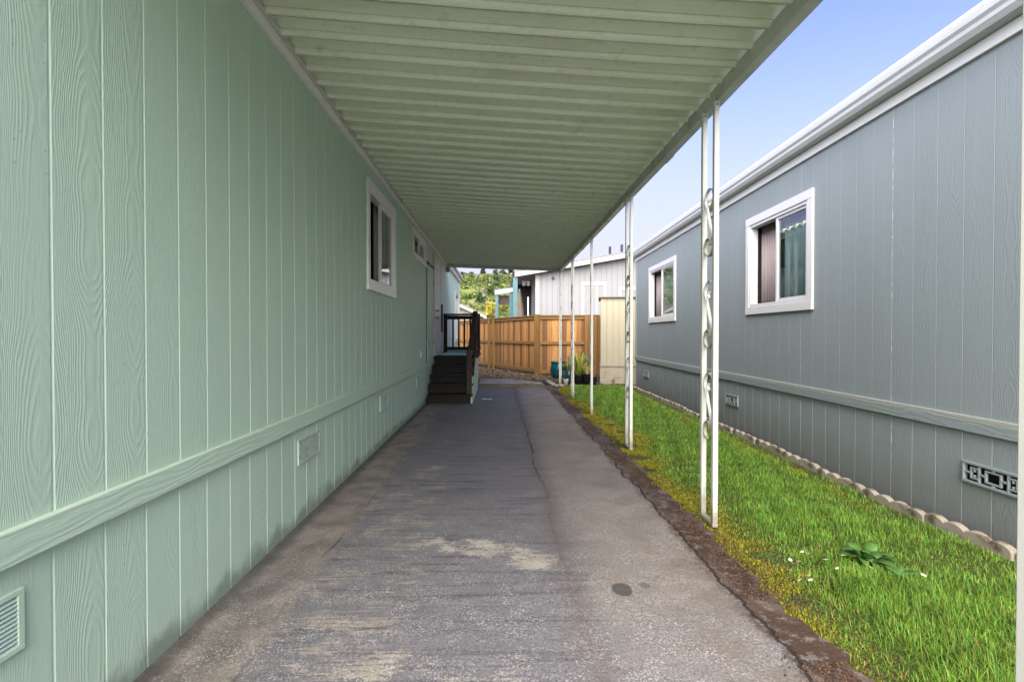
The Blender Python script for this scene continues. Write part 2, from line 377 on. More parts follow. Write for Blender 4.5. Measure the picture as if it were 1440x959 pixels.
sd = bpy.data.lights.new('sun', 'SUN'); so = bpy.data.objects.new('sun', sd); C.objects.link(so); sd.energy = 1.5; sd.angle = R(80); sd.color = (1, .95, .86)
dv = Vector((math.sin(R(SUN_AZ))*math.cos(R(SUN_EL)), math.cos(R(SUN_AZ))*math.cos(R(SUN_EL)), math.sin(R(SUN_EL))))
so.rotation_euler = dv.to_track_quat('Z', 'Y').to_euler(); so.location = dv*30
vs = sc.view_settings; vs.view_transform = 'Standard'; vs.look = 'None'; vs.gamma = 1; vs.exposure = 3.52; vs.use_curve_mapping = False

# ------------------------------------------------------------------ ground
def fnoise(x, seed=0):
    return (math.sin(x*1.7+seed)+.6*math.sin(x*4.1+seed*2.3)+.35*math.sin(x*9.7+seed*1.1)+.2*math.sin(x*23.+seed))/2.15

mb = MB(); mb.box(-700, 700, -300, 900, -.5, -.06); tag(mb.build('ground', M['ground']), kind='structure')
# asphalt: a slab with a crumbling right edge
mb = MB(); ys = np.arange(-7, 12.31, .06); vsl = []
for i, y in enumerate(ys):
    e = 1.27+.045*fnoise(y*2.2, 1)+.02*math.sin(y*31+2)+(.0 if y < 7.6 else .05*(y-7.6))*0
    if y > 9.0: e += .0
    yy = y
    vsl += [(-1.28, yy, 0), (0, yy, 0), (e, yy, -.002), (e+.012, yy, -.05)]
fs = [(i*4+k, i*4+k+1, i*4+k+5, i*4+k+4) for i in range(len(ys)-1) for k in range(3)]
fs.append(tuple(range((len(ys)-1)*4, len(ys)*4)))
mb.add(vsl, fs); tag(mb.build('driveway', M['asphalt']), kind='structure')
# lawn soil sheet, slightly humped
XS = np.linspace(1.2, 2.98, 30); YS = np.arange(-4, 12.6, .09)
def lawn_z(x, y):
    t = min(1, max(0, (x-1.3)/.35)); return -.022+.05*t*t*(3-2*t)+.012*fnoise(x*3+y*2.1, 4)
mb = MB(); mb.add([(x, y, lawn_z(x, y)) for y in YS for x in XS], [(j*30+i, j*30+i+1, j*30+31+i, j*30+30+i) for j in range(len(YS)-1) for i in range(29)])
tag(mb.build('lawn', M['lawnsoil'], smooth=True), kind='structure')
# planting bed / dirt yard between the driveway end and the fence
def yard_z(x, y): return -.02+.02*fnoise(x*2.2+y*1.3, 2)+.015*fnoise(x*5-y*3, 6)+.05*max(0, min(1, (y-13.5)/2))
XS = np.linspace(-1.24, 3.6, 70); YS2 = np.arange(12.25, 24, .12)
mb = MB(); mb.add([(x, y, yard_z(x, y)) for y in YS2 for x in XS], [(j*70+i, j*70+i+1, j*70+71+i, j*70+70+i) for j in range(len(YS2)-1) for i in range(69)])
tag(mb.build('dirt_yard', M['mulch'], smooth=True), kind='structure')
# concrete step at the end of the driveway
mb = MB(); mb.prism([(-.44, 12.36), (1.0, 12.36), (.98, 12.5), (.2, 13.55), (-.44, 13.5)], 'z', -.06, .095)
tag(mb.build('path', M['concrete'], bevel=.012), kind='structure')
mb = MB(); mb.box(-.43, 1.03, 12.30, 12.357, -.05, .08); 
for i in range(26):
    x = -.42+i*.056; mb.box(x, x+.06, 12.27-.01*random.random(), 12.31, -.05, .03+.05*random.random())
tag(mb.build('path_edge', M['mossconc'], bevel=.006), kind='structure')

# ------------------------------------------------------------------ windows
def wall_sheet(mb, prof, z0, z1, holes, X, sgn):
    """vertical wall along y made from a grooved profile (list of (y, inset)), with openings"""
    ys = sorted(set([p[0] for p in prof] + [h[0] for h in holes]+[h[1] for h in holes]))
    py = [p[0] for p in prof]; pd = [p[1] for p in prof]
    def ins(y): return float(np.interp(y, py, pd))
    for a, b in zip(ys[:-1], ys[1:]):
        m = (a+b)/2; segs = [(z0, z1)]
        for h0, h1, hz0, hz1 in holes:
            if h0 < m < h1:
                ns = []
                for s0, s1 in segs:
                    if hz0 > s0: ns.append((s0, min(hz0, s1)))
                    if hz1 < s1: ns.append((max(hz1, s0), s1))
                segs = [s for s in ns if s[1]-s[0] > 1e-4]
        for s0, s1 in segs:
            xa, xb = X-sgn*ins(a), X-sgn*ins(b)
            mb.add([(xa, a, s0), (xb, b, s0), (xb, b, s1), (xa, a, s1)], [(0, 1, 2, 3)])

def grooves(y0, y1, off, pitch=PITCH, w=.013, d=.0033):
    pr = [(y0, 0.)]; n = math.ceil((y0+.03-off)/pitch)
    while off+n*pitch < y1-.03:
        y = off+n*pitch
        pr += [(y-w/2, 0), (y-w/2+.004, d), (y+w/2-.004, d), (y+w/2, 0)]; n += 1
    return pr+[(y1, 0.)]

def window(parent, Mx, w, h, split, grid=None, trim='white', vin='vinyl', curtain=None, open_left=True, tw=.085, left_curtain=None):
    """slider window; local x = width, y = up, z = out of the wall, origin at the lower left of the outer trim"""
    f = MB(Mx)
    f.box(0, w, 0, tw*.95, 0.0, .024); f.box(0, w, h-tw, h, 0.0, .022); f.box(0, tw, tw*.95, h-tw, 0.0, .02); f.box(w-tw, w, tw*.95, h-tw, 0.0, .02)
    win = f.build('window', M[trim], parent, bevel=.003)
    i0, i1, j0, j1 = tw+.001, w-tw-.001, tw*.95+.001, h-tw-.001; ft = .03
    g = MB(Mx); g.box(i0, i1, j0, j0+ft, -.07, .014); g.box(i0, i1, j1-ft, j1, -.07, .012); g.box(i0, i0+ft, j0+ft, j1-ft, -.07, .013); g.box(i1-ft, i1, j0+ft, j1-ft, -.07, .013)
    g.build('frame', M[vin], win, bevel=.002)
    xm = i0+(i1-i0)*split
    g = MB(Mx)   # fixed sash (right) and sliding sash behind it
    for a, b, zz in ((xm-.02, i1-ft, -.012), ):
        g.box(a, a+.035, j0+ft, j1-ft, zz-.02, zz+.012); g.box(b-.022, b, j0+ft, j1-ft, zz-.02, zz+.01)
        g.box(a+.035, b-.022, j0+ft, j0+ft+.028, zz-.02, zz+.01); g.box(a+.035, b-.022, j1-ft-.028, j1-ft, zz-.02, zz+.01)
    if grid:
        a, b = xm+.015, i1-ft-.022
        for k in range(1, grid[0]): x = a+(b-a)*k/grid[0]; g.box(x-.007, x+.007, j0+ft+.028, j1-ft-.028, -.030, -.020)
        for k in range(1, grid[1]): y = j0+ft+(j1-j0-2*ft)*k/grid[1]; g.box(a, b, y-.007, y+.007, -.0305, -.0205)
    g.build('sash', M[vin], win, bevel=.002)
    p = MB(Mx); p.box(xm+.012, i1-ft-.02, j0+ft+.02, j1-ft-.02, -.018, -.014); p.build('pane', M['glass'], win)
    if not open_left:
        p = MB(Mx); p.box(i0+ft-.002, xm-.018, j0+ft-.002, j1-ft+.002, -.044, -.040); p.build('pane', M['glass'], win)
    # the dark room behind
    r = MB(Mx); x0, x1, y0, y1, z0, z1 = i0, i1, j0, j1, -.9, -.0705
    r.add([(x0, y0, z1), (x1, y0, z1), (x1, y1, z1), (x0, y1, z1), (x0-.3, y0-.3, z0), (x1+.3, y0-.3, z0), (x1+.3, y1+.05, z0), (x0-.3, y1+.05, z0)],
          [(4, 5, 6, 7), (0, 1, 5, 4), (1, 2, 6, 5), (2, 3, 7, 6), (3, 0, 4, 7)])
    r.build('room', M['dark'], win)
    def drape(x0, x1, mat, depth, folds):
        d = MB(Mx); n = folds*8; vv = []
        for k in range(n+1):
            x = x0+(x1-x0)*k/n; z = depth+.018*math.sin(2*PI*k/8.)+.006*math.sin(k*.9)
            vv += [(x, j0-.02, z), (x, j1+.01, z)]
        d.add(vv, [(2*k, 2*k+2, 2*k+3, 2*k+1) for k in range(n)])
        d.build('curtain', mat, win, smooth=True, solid=.002)
    if left_curtain: drape(i0-.05, i0+(xm-i0)*left_curtain[1], left_curtain[0], -.14, 6)
    if curtain: drape(xm+(i1-xm)*curtain[1], xm+(i1-xm)*curtain[2], curtain[0], -.10, 7)
    return win
M['drape_mauve'] = painted('mauve_curtain', (.3, .25, .245), .9, .1, 6, .1)
M['drape_teal'] = painted('teal_grey_curtain', (.26, .34, .34), .9, .1, 6, .1)
M['drape_pale'] = painted('pale_blind', (.5, .5, .46), .9, .1, 6, .1)

# ------------------------------------------------------------------ green mobile home
GX = -1.26; GY0, GY1 = -3.0, 17.5
gh = empty('mobile_home', (GX, GY0, 0), 0, 'pale green mobile home with embossed vertical siding that the carport leans on', 'house')
GO = Matrix.Translation((-GX, -GY0, 0))    # world -> house
def G(): return MB(GO)
w1 = (5.23, 6.64, 1.63, 2.70); w2 = (8.02, 9.44, 2.345, 2.775); dr = (10.62, 11.55, .80, 2.72); w3 = (15.7, 17.1, .95, 2.45)
tw = .085
holes = [(w1[0]+tw, w1[1]-tw, w1[2]+tw, w1[3]-tw), (w2[0]+.06, w2[1]-.06, w2[2]+.06, w2[3]-.06), (w3[0]+tw, w3[1]-tw, w3[2]+tw, w3[3]-tw)]
mb = G(); wall_sheet(mb, grooves(GY0, GY1, 1.565), .66, 3.0, holes, GX, 1)
mb.add([(GX, GY0, -.05), (-6, GY0, -.05), (-6, GY0, 3.0), (GX, GY0, 3.0), (GX, GY1, -.05), (-6, GY1, -.05), (-6, GY1, 3.0), (GX, GY1, 3.0)], [(0, 1, 2, 3), (4, 7, 6, 5), (1, 5, 6, 2)])
def wallbuild(mb, name, mat, parent):
    o = mb.build(name, mat, parent); return o
wo = mb.build('siding', M['green'], gh)
mb = G(); wall_sheet(mb, grooves(GY0, GY1, 1.565), -.06, .64, [], GX-.004, 1); mb.build('skirting', M['green'], gh)
mb = G(); mb.box(GX-.01, GX+.02, GY0, GY1+.02, .607, .70)
def mat_band(name, c):
    t = NT(name); f = t.noise(1., 4, t.vec(t.mul(t.z, 150.), t.mul(t.y, 7.), t.mul(t.x, 150.)))
    wv = t.math('SINE', t.add(t.mul(t.z, 260.), t.mul(t.noise(1., 3, t.vec(t.mul(t.z, 9.), t.mul(t.y, 1.6), 0.)), 34.)))
    up = t.ss(t.z, .69, .70); col = t.mix(t.ss(wv, .2, 1., 0., .12), c, k3(c, 1.2)); col = t.mix(t.mul(up, .3), col, (.45, .42, .3))
    return t.done(col, .6, t.bump(t.add(t.mul(f, 1.5), t.mul(wv, .6)), .22, .003), spec=.35)
mb.build('belly_band', mat_band('green_band', GREEN), gh, bevel=.004)
mb = G(); mb.box(GX-.01, GX+.016, GY1-.09, GY1+.014, .70, 2.9); mb.build('corner_trim', M['green_plain'], gh, bevel=.003)
mb = G(); mb.box(GX-.01, GX+.05, 12.95, GY1+.1, 2.86, 2.985); mb.box(GX, GX+.11, 12.95, GY1+.1, 2.985, 3.05); mb.build('fascia', M['white'], gh, bevel=.004)
mb = G(); mb.add([(GX+.1, GY0-.1, 3.052), (GX+.1, GY1+.1, 3.052), (-3.6, GY1+.1, 3.5), (-3.6, GY0-.1, 3.5), (-6.1, GY0-.1, 3.0), (-6.1, GY1+.1, 3.0)], [(0, 1, 2, 3), (3, 2, 5, 4), (0, 3, 4), (1, 5, 2)])
mb.build('roof', plain('pale_roofing', (.4, .4, .39), .8), gh, solid=.02)
def MG(y, z): # local x -> +y ... wall faces +X ; viewed from outside, left is far? local x runs along +y
    return GO @ Matrix(((0, 0, 1, GX), (1, 0, 0, y), (0, 1, 0, z), (0, 0, 0, 1)))
window(gh, MG(w1[0], w1[2]), w1[1]-w1[0], w1[3]-w1[2], .47, trim='white_lifted', vin='white_lifted', grid=(2, 3), curtain=(M['drape_pale'], .1, 1.0))
window(gh, MG(w2[0], w2[2]), w2[1]-w2[0], w2[3]-w2[2], .5, trim='white_lifted', vin='white_lifted', curtain=(M['drape_pale'], 0., 1.), tw=.06)
window(gh, MG(w3[0], w3[2]), w3[1]-w3[0], w3[3]-w3[2], .5)
# cupboard door for the water heater
mb = G(); mb.box(GX+.001, GX+.022, 9.56, 10.34, .72, 2.43); ud = mb.build('utility_door', M['green'], gh, bevel=.004)
mb = G(); mb.box(GX+.0225, GX+.04, 9.62, 9.67, 1.0, 1.09); mb.build('latch', M['metal'], ud, bevel=.003)
for z in (1.0, 2.1): mb = G(); mb.box(GX+.0215, GX+.03, 10.31, 10.36, z, z+.1); mb.build('hinge', M['metal'], ud, bevel=.003)
mb = G(); mb.box(GX-.005, GX+.006, 9.5, 9.558, .71, 2.47); mb.box(GX-.005, GX+.03, 9.5, 10.4, 2.435, 2.475); mb.build('door_surround', M['black'], gh)
# entrance door
mb = G(); mb.box(GX+.001, GX+.03, 10.5, 10.6, .78, 2.78); mb.box(GX+.001, GX+.03, 11.57, 11.67, .78, 2.78); mb.box(GX+.001, GX+.03, 10.6, 11.57, 2.69, 2.78); mb.box(GX+.001, GX+.06, 10.6, 11.57, .78, .81)
mb.build('door_frame', M['white'], gh, bevel=.004)
mb = G(); mb.box(GX+.002, GX+.02, 10.602, 11.568, .812, 2.688)
for z0, z1 in ((1.0, 1.65), (1.8, 2.55)):
    for y0 in (10.72, 11.14): mb.box(GX+.019, GX+.026, y0, y0+.32, z0, z1)
ed = mb.build('door', painted('door_paint', (.60, .58, .60), .5, .1, 6, .05), gh, bevel=.006)
for z, r in ((1.52, .026), (1.66, .02)):
    mb = MB(GO @ Matrix.Translation((GX+.02, 10.70, z)) @ Matrix.Rotation(PI/2, 4, 'Y')); mb.lathe([(0, .075), (r*.7, .075), (r, .06), (r*.9, .04), (r*.35, .03), (r*.4, .012), (r*1.1, .01), (r*1.1, 0)], n=16); mb.build('door_knob', M['metal'], ed, smooth=True)
mb = G(); mb.box(GX+.001, GX+.05, 11.82, 11.90, 1.25, 1.85); mb.build('wall_handle', M['black'], gh, bevel=.01)
mb = G(); mb.box(GX+.001, GX+.03, 8.72, 8.79, .82, .93); mb.build('outlet_cover', M['green_plain'], gh, bevel=.006)
# louvred foundation vents
def louvre_vent(y0, dirty):
    mb = G(); y1 = y0+.41; z0, z1 = .372, .535; x = GX-.004
    mb.box(x, x+.012, y0, y1, z0, z0+.016); mb.box(x, x+.012, y0, y1, z1-.016, z1); mb.box(x, x+.012, y0, y0+.02, z0+.016, z1-.016); mb.box(x, x+.012, y1-.02, y1, z0+.016, z1-.016)
    v = mb.build('vent', M['green_plain'] if not dirty else M['ventdirty'], gh, bevel=.002)
    n = 11; mb = G()
    for k in range(n):
        z = z0+.016+(z1-z0-.032)*(k+.5)/n
        mb.add([(x+.011, y0+.02, z-.006), (x+.011, y1-.02, z-.006), (x+.002, y1-.02, z+.004), (x+.002, y0+.02, z+.004), (x+.010, y0+.02, z-.008), (x+.010, y1-.02, z-.008)], [(0, 1, 2, 3), (4, 5, 1, 0)])
    mb.build('louvre', M['ventdirty'] if dirty else M['vinyl_green'], v)
    mb = G(); mb.box(x+.0005, x+.0015, y0+.02, y1-.02, z0+.016, z1-.016); mb.build('backing', M['ventdark'], v)
M['ventdirty'] = painted('dusty_vent', (.44, .55, .45), .6, .3, 30, .2, (.3, .26, .18))
M['vinyl_green'] = painted('vent_louvre_paint', (.42, .56, .47), .5, .08, 8, .05)
M['ventdark'] = plain('vent_shadow_board', (.26, .34, .27), .8)
for y, d in ((1.05, 0), (3.435, 1), (5.80, 0), (8.38, 0)): louvre_vent(y, d)

# ------------------------------------------------------------------ carport
cp = empty('carport', (1.36, 0, 0), 0, 'long cream metal carport with ribbed roof over the asphalt drive', 'carport')
CO = Matrix.Translation((-1.36, 0, 0))
RY0, RY1 = .95, 12.95
def xo(y): return 1.33+.0095*y       # outer line of the beam
def zo(y): return 2.752+.004*(y-3.4)
mb = MB(CO); prof = []; P = .2032; y = RY0
while y < RY1:
    # wide pan, small crease, lip, then the raised rib
    for a, dz in ((0, .016), (.010, .024), (.020, .027), (.034, .026), (.060, .017), (.094, .004), (.0955, .016), (.1005, .016), (.102, .001), (.107, -.012), (.114, -.021), (.122, -.0245), (.128, -.023), (.134, -.018), (.138, .055), (.168, .060), (.172, -.004)):
        prof.append((y+a, dz))
    y += P
vv = []
for py, dz in prof:
    for k in range(9):
        t = k/8; x = -1.235+(xo(py)+.052+1.235)*t; z = 2.905+(zo(py)-2.905)*t-.010*math.sin(PI*t)
        vv.append((x, py, z+dz))
mb.add(vv, [(j*9+k, j*9+k+1, j*9+10+k, j*9+9+k) for j in range(len(prof)-1) for k in range(8)])
mb.build('roof_panel', M['pan'], cp, solid=.0016)
M['beam'] = painted('beam_enamel', (.56, .58, .5), .35, .2, 4, .08, (.34, .36, .29))
mb = MB(CO)
def skew(x0, x1, z0, z1, yA=RY0, yB=RY1):
    vs_ = []
    for yy in (yA, yB):
        for xx, zz in ((x0, z0), (x1, z0), (x1, z1), (x0, z1)): vs_.append((xo(yy)+xx, yy, zo(yy)+zz))
    mb.add(vs_, [(3, 2, 1, 0), (4, 5, 6, 7), (0, 1, 5, 4), (1, 2, 6, 5), (2, 3, 7, 6), (3, 0, 4, 7)])
skew(0, .004, -.1, -.004); skew(.004, .058, -.1, -.096); skew(.054, .058, -.096, -.07)
mb.build('beam', M['beam'], cp)
for ya, yb in ((2.05, 2.2), (4.4, 4.62), (9.3, 9.5)):
    mb = MB(CO); skew(-.0036, .0615, -.104, -.1005, ya, yb); skew(-.0036, -.0005, -.1004, -.03, ya, yb); mb.build('splice_plate', M['beam'], cp)
mb = MB(CO)
mb.box(-1.259, -1.228, RY0, RY1, 2.815, 2.868); mb.build('ledger_trim', painted('ledger_white', (.82, .80, .77), .5, .1, 4, .05), cp, bevel=.003)
mb = MB(CO); mb.box(-1.258, -1.215, RY0, RY1, 2.8695, 2.90); mb.box(-1.2585, -1.25, RY0, RY1, 2.901, 2.96); mb.build('ledger_channel', M['beam'], cp, bevel=.003)
# closing flashing at the far end
mb = MB(CO); mb.add([(-1.235, RY1+.002, 2.785), (xo(RY1)+.05, RY1+.002, zo(RY1)-.095), (xo(RY1)+.05, RY1+.002, zo(RY1)+.04), (-1.235, RY1+.002, 2.95)], [(0, 1, 2, 3)]); mb.build('end_flashing', M['beam'], cp, solid=.003)
mb = MB(CO); mb.box(-1.25, -1.16, 12.97, 13.05, 2.68, 2.86); mb.build('downspout_elbow', painted('grey_downspout', (.25, .3, .28), .5, .1, 6, .05), cp, bevel=.008)

def scroll_path(W, H):
    r0 = W*.46; c1 = (W-r0, H-r0); c2 = (r0, r0); pts = []
    for k in range(27):
        th = -PI*1.05+(2.05*PI)*k/26; r = .012+(r0-.012)*min(1, (k/17))**.8; pts.append((c1[0]+r*math.cos(th), c1[1]+r*math.sin(th)))
    for k in range(1, 6):
        t = k/6; pts.append(((c1[0]-r0)*(1-t)+(c2[0]+r0)*t, c1[1]*(1-t)+c2[1]*t))
    for k in range(27):
        th = -(2.05*PI)*k/26; r = .012+(r0-.012)*min(1, ((26-k)/17))**.8; pts.append((c2[0]+r*math.cos(th), c2[1]+r*math.sin(th)))
    return pts
def make_post(H):
    S = .192; s2 = .0165   # pole centres +-S/2 ; half thickness of a pole
    m = MB()
    for y in (-S/2, S/2): m.box(-s2, s2, y-s2, y+s2, 0.0112, H)
    m.box(-s2-.002, s2+.002, -S/2-s2-.002, S/2+s2+.002, -.012, .0115); p = m.build('post', M['cream_post'], cp, bevel=.004)
    for y in (-S/2, S/2):
        m = MB(); m.box(-s2-.004, -s2-.0005, y-.018, y+.018, H-.05, H+.02); m.build('bracket', M['cream_post'], p, bevel=.002)
        m = MB(); m.box(-s2+.002, s2-.002, y-s2-.004, y-s2-.0005, H-.06, H+.001); m.build('bracket', M['cream_post'], p, bevel=.002)
        m = MB(Matrix.Rotation(PI/2, 4, 'X')); m.lathe([(0, .008), (.005, .008), (.0065, .005), (.0065, 0)], (0, H-.02, -y+s2+.004), 8)
        m.build('bolt', M['metal'], p)
    W = S-2*s2-.002
    sc0 = None
    for z0 in (.52, 1.11, 1.70):
        if sc0 is None:
            m = MB(); m.ribbon([(0, W/2-a, b) for a, b in scroll_path(W, .43)], .02, .0045); sc0 = m.build('scroll', M['cream_post'], p, smooth=False); sc0.location = (0, 0, z0)
        else:
            c = sc0.copy(); C.objects.link(c); c.parent = p; c.location = (0, 0, z0)
    return p
post0 = make_post(2.645)
spots = [(1.36, 1.259, 0, 0), (1.36, 3.475, 0, 0), (1.385, 5.74, 0, 0), (1.41, 8.2, -7, -.01), (1.42, 10.4, 1, .0), (1.458, 12.75, -15, .0)]
for i, (x, y, a, z) in enumerate(spots):
    o = post0 if i == 0 else copy_tree(post0, cp)
    o.location = (x-1.36, y, z); o.rotation_euler.z = R(a); o.scale.z = (zo(y)-.1005-z-.004)/2.645

# ------------------------------------------------------------------ grey mobile home (its wall is turned 1.7 degrees)
GRX, GRA = 2.66, -math.atan(.0301)
hh = empty('mobile_home', (GRX, 0, 0), GRA, 'blue grey mobile home across the grass strip with two white trimmed windows', 'house')
HY0, HY1 = -3.0, 11.85
wa = (4.77, 6.16, 1.42, 2.50); wb = (8.9, 10.68, 1.42, 2.50)
holes = [(a+tw, b-tw, c+tw, d-tw) for a, b, c, d in (wa, wb)]
mb = MB(); wall_sheet(mb, grooves(HY0, HY1, .11, d=.0012, w=.009), .66, 2.9, holes, 0, -1)
mb.add([(0, HY0, -.05), (6, HY0, -.05), (6, HY0, 2.9), (0, HY0, 2.9), (0, HY1, -.05), (6, HY1, -.05), (6, HY1, 2.9), (0, HY1, 2.9)], [(0, 1, 2, 3), (4, 7, 6, 5), (1, 5, 6, 2)])
mb.build('siding', M['grey'], hh)
mb = MB(); wall_sheet(mb, grooves(HY0, HY1, .11, d=.004, w=.009), -.06, .64, [(2.75, 3.12, .345, .45), (6.42, 6.73, .345, .45), (10.72, 11.08, .345, .45)], .004, -1); mb.build('skirting', M['grey'], hh)
mb = MB(); mb.box(-.02, .01, HY0, HY1+.02, .632, .726); mb.build('belly_band', mat_band('grey_band', GREY), hh, bevel=.004)
mb = MB(); mb.box(-.022, .01, HY0, HY1+.04, 2.785, 2.86); mb.build('frieze_board', M['white'], hh, bevel=.003)
M['alum'] = painted('white_aluminium', (.42, .435, .43), .4, .1, 3, .04)
gut = [(-.005, 2.862), (-.085, 2.868), (-.105, 2.90), (-.105, 2.925), (-.118, 2.945), (-.118, 2.975), (-.005, 2.975)]
mb = MB(); mb.prism(gut, 'y', HY0-.1, HY1+.12); mb.build('gutter', M['alum'], hh, bevel=.003)
gut2 = [(.0, 2.978), (-.07, 2.978), (-.075, 3.02), (-.06, 3.028), (-.055, 3.055), (.02, 3.07), (.02, 2.978)]
mb = MB(); mb.prism(gut2, 'y', HY0-.1, HY1+.11); mb.build('roof_edge', M['alum'], hh, bevel=.003)
mb = MB(); mb.add([(.0, HY0-.1, 3.06), (.0, HY1+.1, 3.06), (3, HY1+.1, 3.42), (3, HY0-.1, 3.42), (6.1, HY0-.1, 3.0), (6.1, HY1+.1, 3.0)], [(0, 1, 2, 3), (3, 2, 5, 4), (0, 3, 4), (1, 5, 2)]); mb.build('roof', M['alum'], hh, solid=.02)
mb = MB(); mb.box(-.012, .03, HY1-.05, HY1+.015, .73, 2.78); mb.build('corner_trim', M['grey_plain'], hh, bevel=.003)
def MH(y, z):   # seen from the drive, local x runs toward the camera (-y)
    return Matrix(((0, 0, -1, 0), (-1, 0, 0, y), (0, 1, 0, z), (0, 0, 0, 1)))
window(hh, MH(wa[1], wa[2]), wa[1]-wa[0], wa[3]-wa[2], .5, curtain=(M['drape_teal'], 0., .8), left_curtain=(M['drape_mauve'], .5))
window(hh, MH(wb[1], wb[2]), wb[1]-wb[0], wb[3]-wb[2], .5, curtain=(M['drape_teal'], 0., 1.), left_curtain=(M['drape_mauve'], .75))
def block_vent(y0, y1):
    mb = MB(); z0, z1 = .335, .46; t = .016; X = -.016; X1 = .003
    mb.box(X, X1, y0, y1, z0, z0+t); mb.box(X, X1, y0, y1, z1-t, z1); mb.box(X, X1, y0, y0+t, z0+t, z1-t); mb.box(X, X1, y1-t, y1, z0+t, z1-t)
    v = mb.build('vent', M['grey_plain'], hh, bevel=.003)
    mb = MB(); a, b = y0+t, y1-t; L = b-a; zm = (z0+z1)/2; X = -.012
    def bx(u0, u1, p, q): mb.box(X, X1-.001, a+L*u0, a+L*u1, p, q)
    # squares linked by bars
    bx(.36, .64, zm-.036, zm-.026); bx(.36, .64, zm+.026, zm+.036); bx(.36, .39, zm-.026, zm+.026); bx(.61, .64, zm-.026, zm+.026)
    for s in (0, 1):
        f = (lambda u0, u1: (u0, u1)) if s == 0 else (lambda u0, u1: (1-u1, 1-u0))
        u = f(.0, .10); bx(*u, zm-.006, zm+.006)
        u = f(.10, .13); bx(*u, zm-.034, zm+.034)
        u = f(.13, .24); bx(*u, zm-.034, zm-.024); bx(*u, zm+.024, zm+.034)
        u = f(.24, .27); bx(*u, zm-.046, zm+.046)
        u = f(.27, .36); bx(*u, zm-.006, zm+.006)
        u = f(.165, .19); bx(*u, zm-.0235, zm-.008); bx(*u, zm+.008, zm+.0235)
    bx(.48, .52, zm+.036, zm+.047); bx(.48, .52, zm-.047, zm-.036)
    mb.build('grille', M['grey_plain'], v, bevel=.002)
    mb = MB(); mb.add([(.05, y0, z0), (.05, y1, z0), (.05, y1, z1), (.05, y0, z1)], [(0, 1, 2, 3)]); mb.build('backing', M['dark'], v)
block_vent(2.73, 3.14); block_vent(6.38, 6.75); block_vent(10.7, 11.1)

# scalloped edging blocks along the grey wall
def make_edging():
    L = .6; n = 48; T = .042; pts = []
    for k in range(n+1):
        u = L*k/n; pts.append((u, .054+.024*abs(math.sin(PI*u/.15))**.75))
    m = MB(); outline = [(.003, -.06)]+[(max(.003, min(L-.003, u)), z) for u, z in pts]+[(L-.003, -.06)]
    m.prism(outline, 'x', 0, T)
    return m.build('edging_block', M['edging'], bevel=.006)
e0 = make_edging()
dirv = Vector((.0301, 1, 0)).normalized(); first = Vector((GRX-.13, -.9, 0))
for k in range(21):
    o = e0 if k == 0 else e0.copy()
    if k: C.objects.link(o)
    p = first+dirv*(k*.602); o.location = (p.x+random.uniform(-.008, .008), p.y, lawn_z(2.5, p.y)-.012+random.uniform(-.006, .006)); o.rotation_euler = (0, R(random.uniform(-3, 3)), GRA+R(random.uniform(-.7, .7)))
    tag(o, 'tan scalloped concrete edging block in the row along the foot of the grey wall', 'edging block', 'scalloped edging blocks along the grey house')

# ------------------------------------------------------------------ entry stairs
st = empty('porch_stairs', (-.85, 9.4, 0), 0, 'dark wooden entry steps with railings climbing to the white door', 'stairs')
SO = Matrix.Translation((.85, -9.4, 0))
XL, XR = -1.235, -.455; rise = [.155, .322, .476, .628, .785]; runs = [9.40, 9.66, 9.92, 10.2, 10.5, 12.3]
for i in range(5):
    m = MB(SO); y0, y1 = runs[i], runs[i+1]; z = rise[i]; zp = 0 if i == 0 else rise[i-1]
    m.box(XL, XR-.03, y0+.02, y0+.045, zp+.001, z-.04)
    if i < 4: m.box(XL, XR, y0-.012, y1+.02, z-.038, z)
    m.build('step', M['darkwood'], st, bevel=.006)
m = MB(SO)
for k in range(13):
    y0 = 10.488+k*.14; m.box(XL, XR+.06, y0, y0+.134, .747, .785)
m.build('landing', M['darkwood'], st, bevel=.004)
m = MB(SO); m.prism([(9.44, -.04), (12.28, -.04), (12.28, .745), (10.22, .745), (10.20, .60), (9.94, .59), (9.92, .44), (9.68, .43), (9.66, .28), (9.44, .115)], 'x', XR-.028, XR-.002); m.build('side_panel', M['green_plain'], st, bevel=.003)
def spost(x, y, z0, z1, mat='darkwood', s=.045): m = MB(SO); m.box(x-s, x+s, y-s, y+s, z0, z1); m.build('railing_post', M[mat], st, bevel=.005)
spost(-.51, 9.49, .156, .93, 'brownwood'); spost(-.46, 10.58, .786, 1.62, 'brownwood'); spost(-.46, 12.22, .786, 1.62); spost(-1.19, 12.22, .786, 1.62, s=.04)
m = MB(SO); m.bar((-.487, 9.40, .93), (-.452, 10.62, 1.64), .09, .036); m.build('handrail', M['brownwood'], st, bevel=.006)
m = MB(SO); m.bar((-.448, 9.53, .35+.156), (-.43, 10.54, .80+.32), .036, .085); m.build('lower_rail', M['brownwood'], st, bevel=.005)
m = MB(SO); m.box(-.5, -.42, 10.625, 12.18, 1.60, 1.64); m.box(-.48, -.44, 10.63, 12.17, .85, .92); m.build('handrail', M['darkwood'], st, bevel=.005)
m = MB(SO); m.box(-1.235, -.41, 12.175, 12.265, 1.622, 1.66); m.box(-1.15, -.505, 12.2, 12.24, 1.53, 1.615); m.build('handrail', M['darkwood'], st, bevel=.005)
m = MB(SO); m.box(-1.15, -.505, 12.2, 12.24, .85, .92); m.build('lower_rail', M['darkwood'], st, bevel=.005)
bal = None
for k in range(4):
    x = -1.15+.645*(k+1)/5
    m = MB(SO); m.box(x-.018, x+.018, 12.203, 12.237, .921, 1.529); m.build('baluster', M['darkwood'], st, bevel=.003)
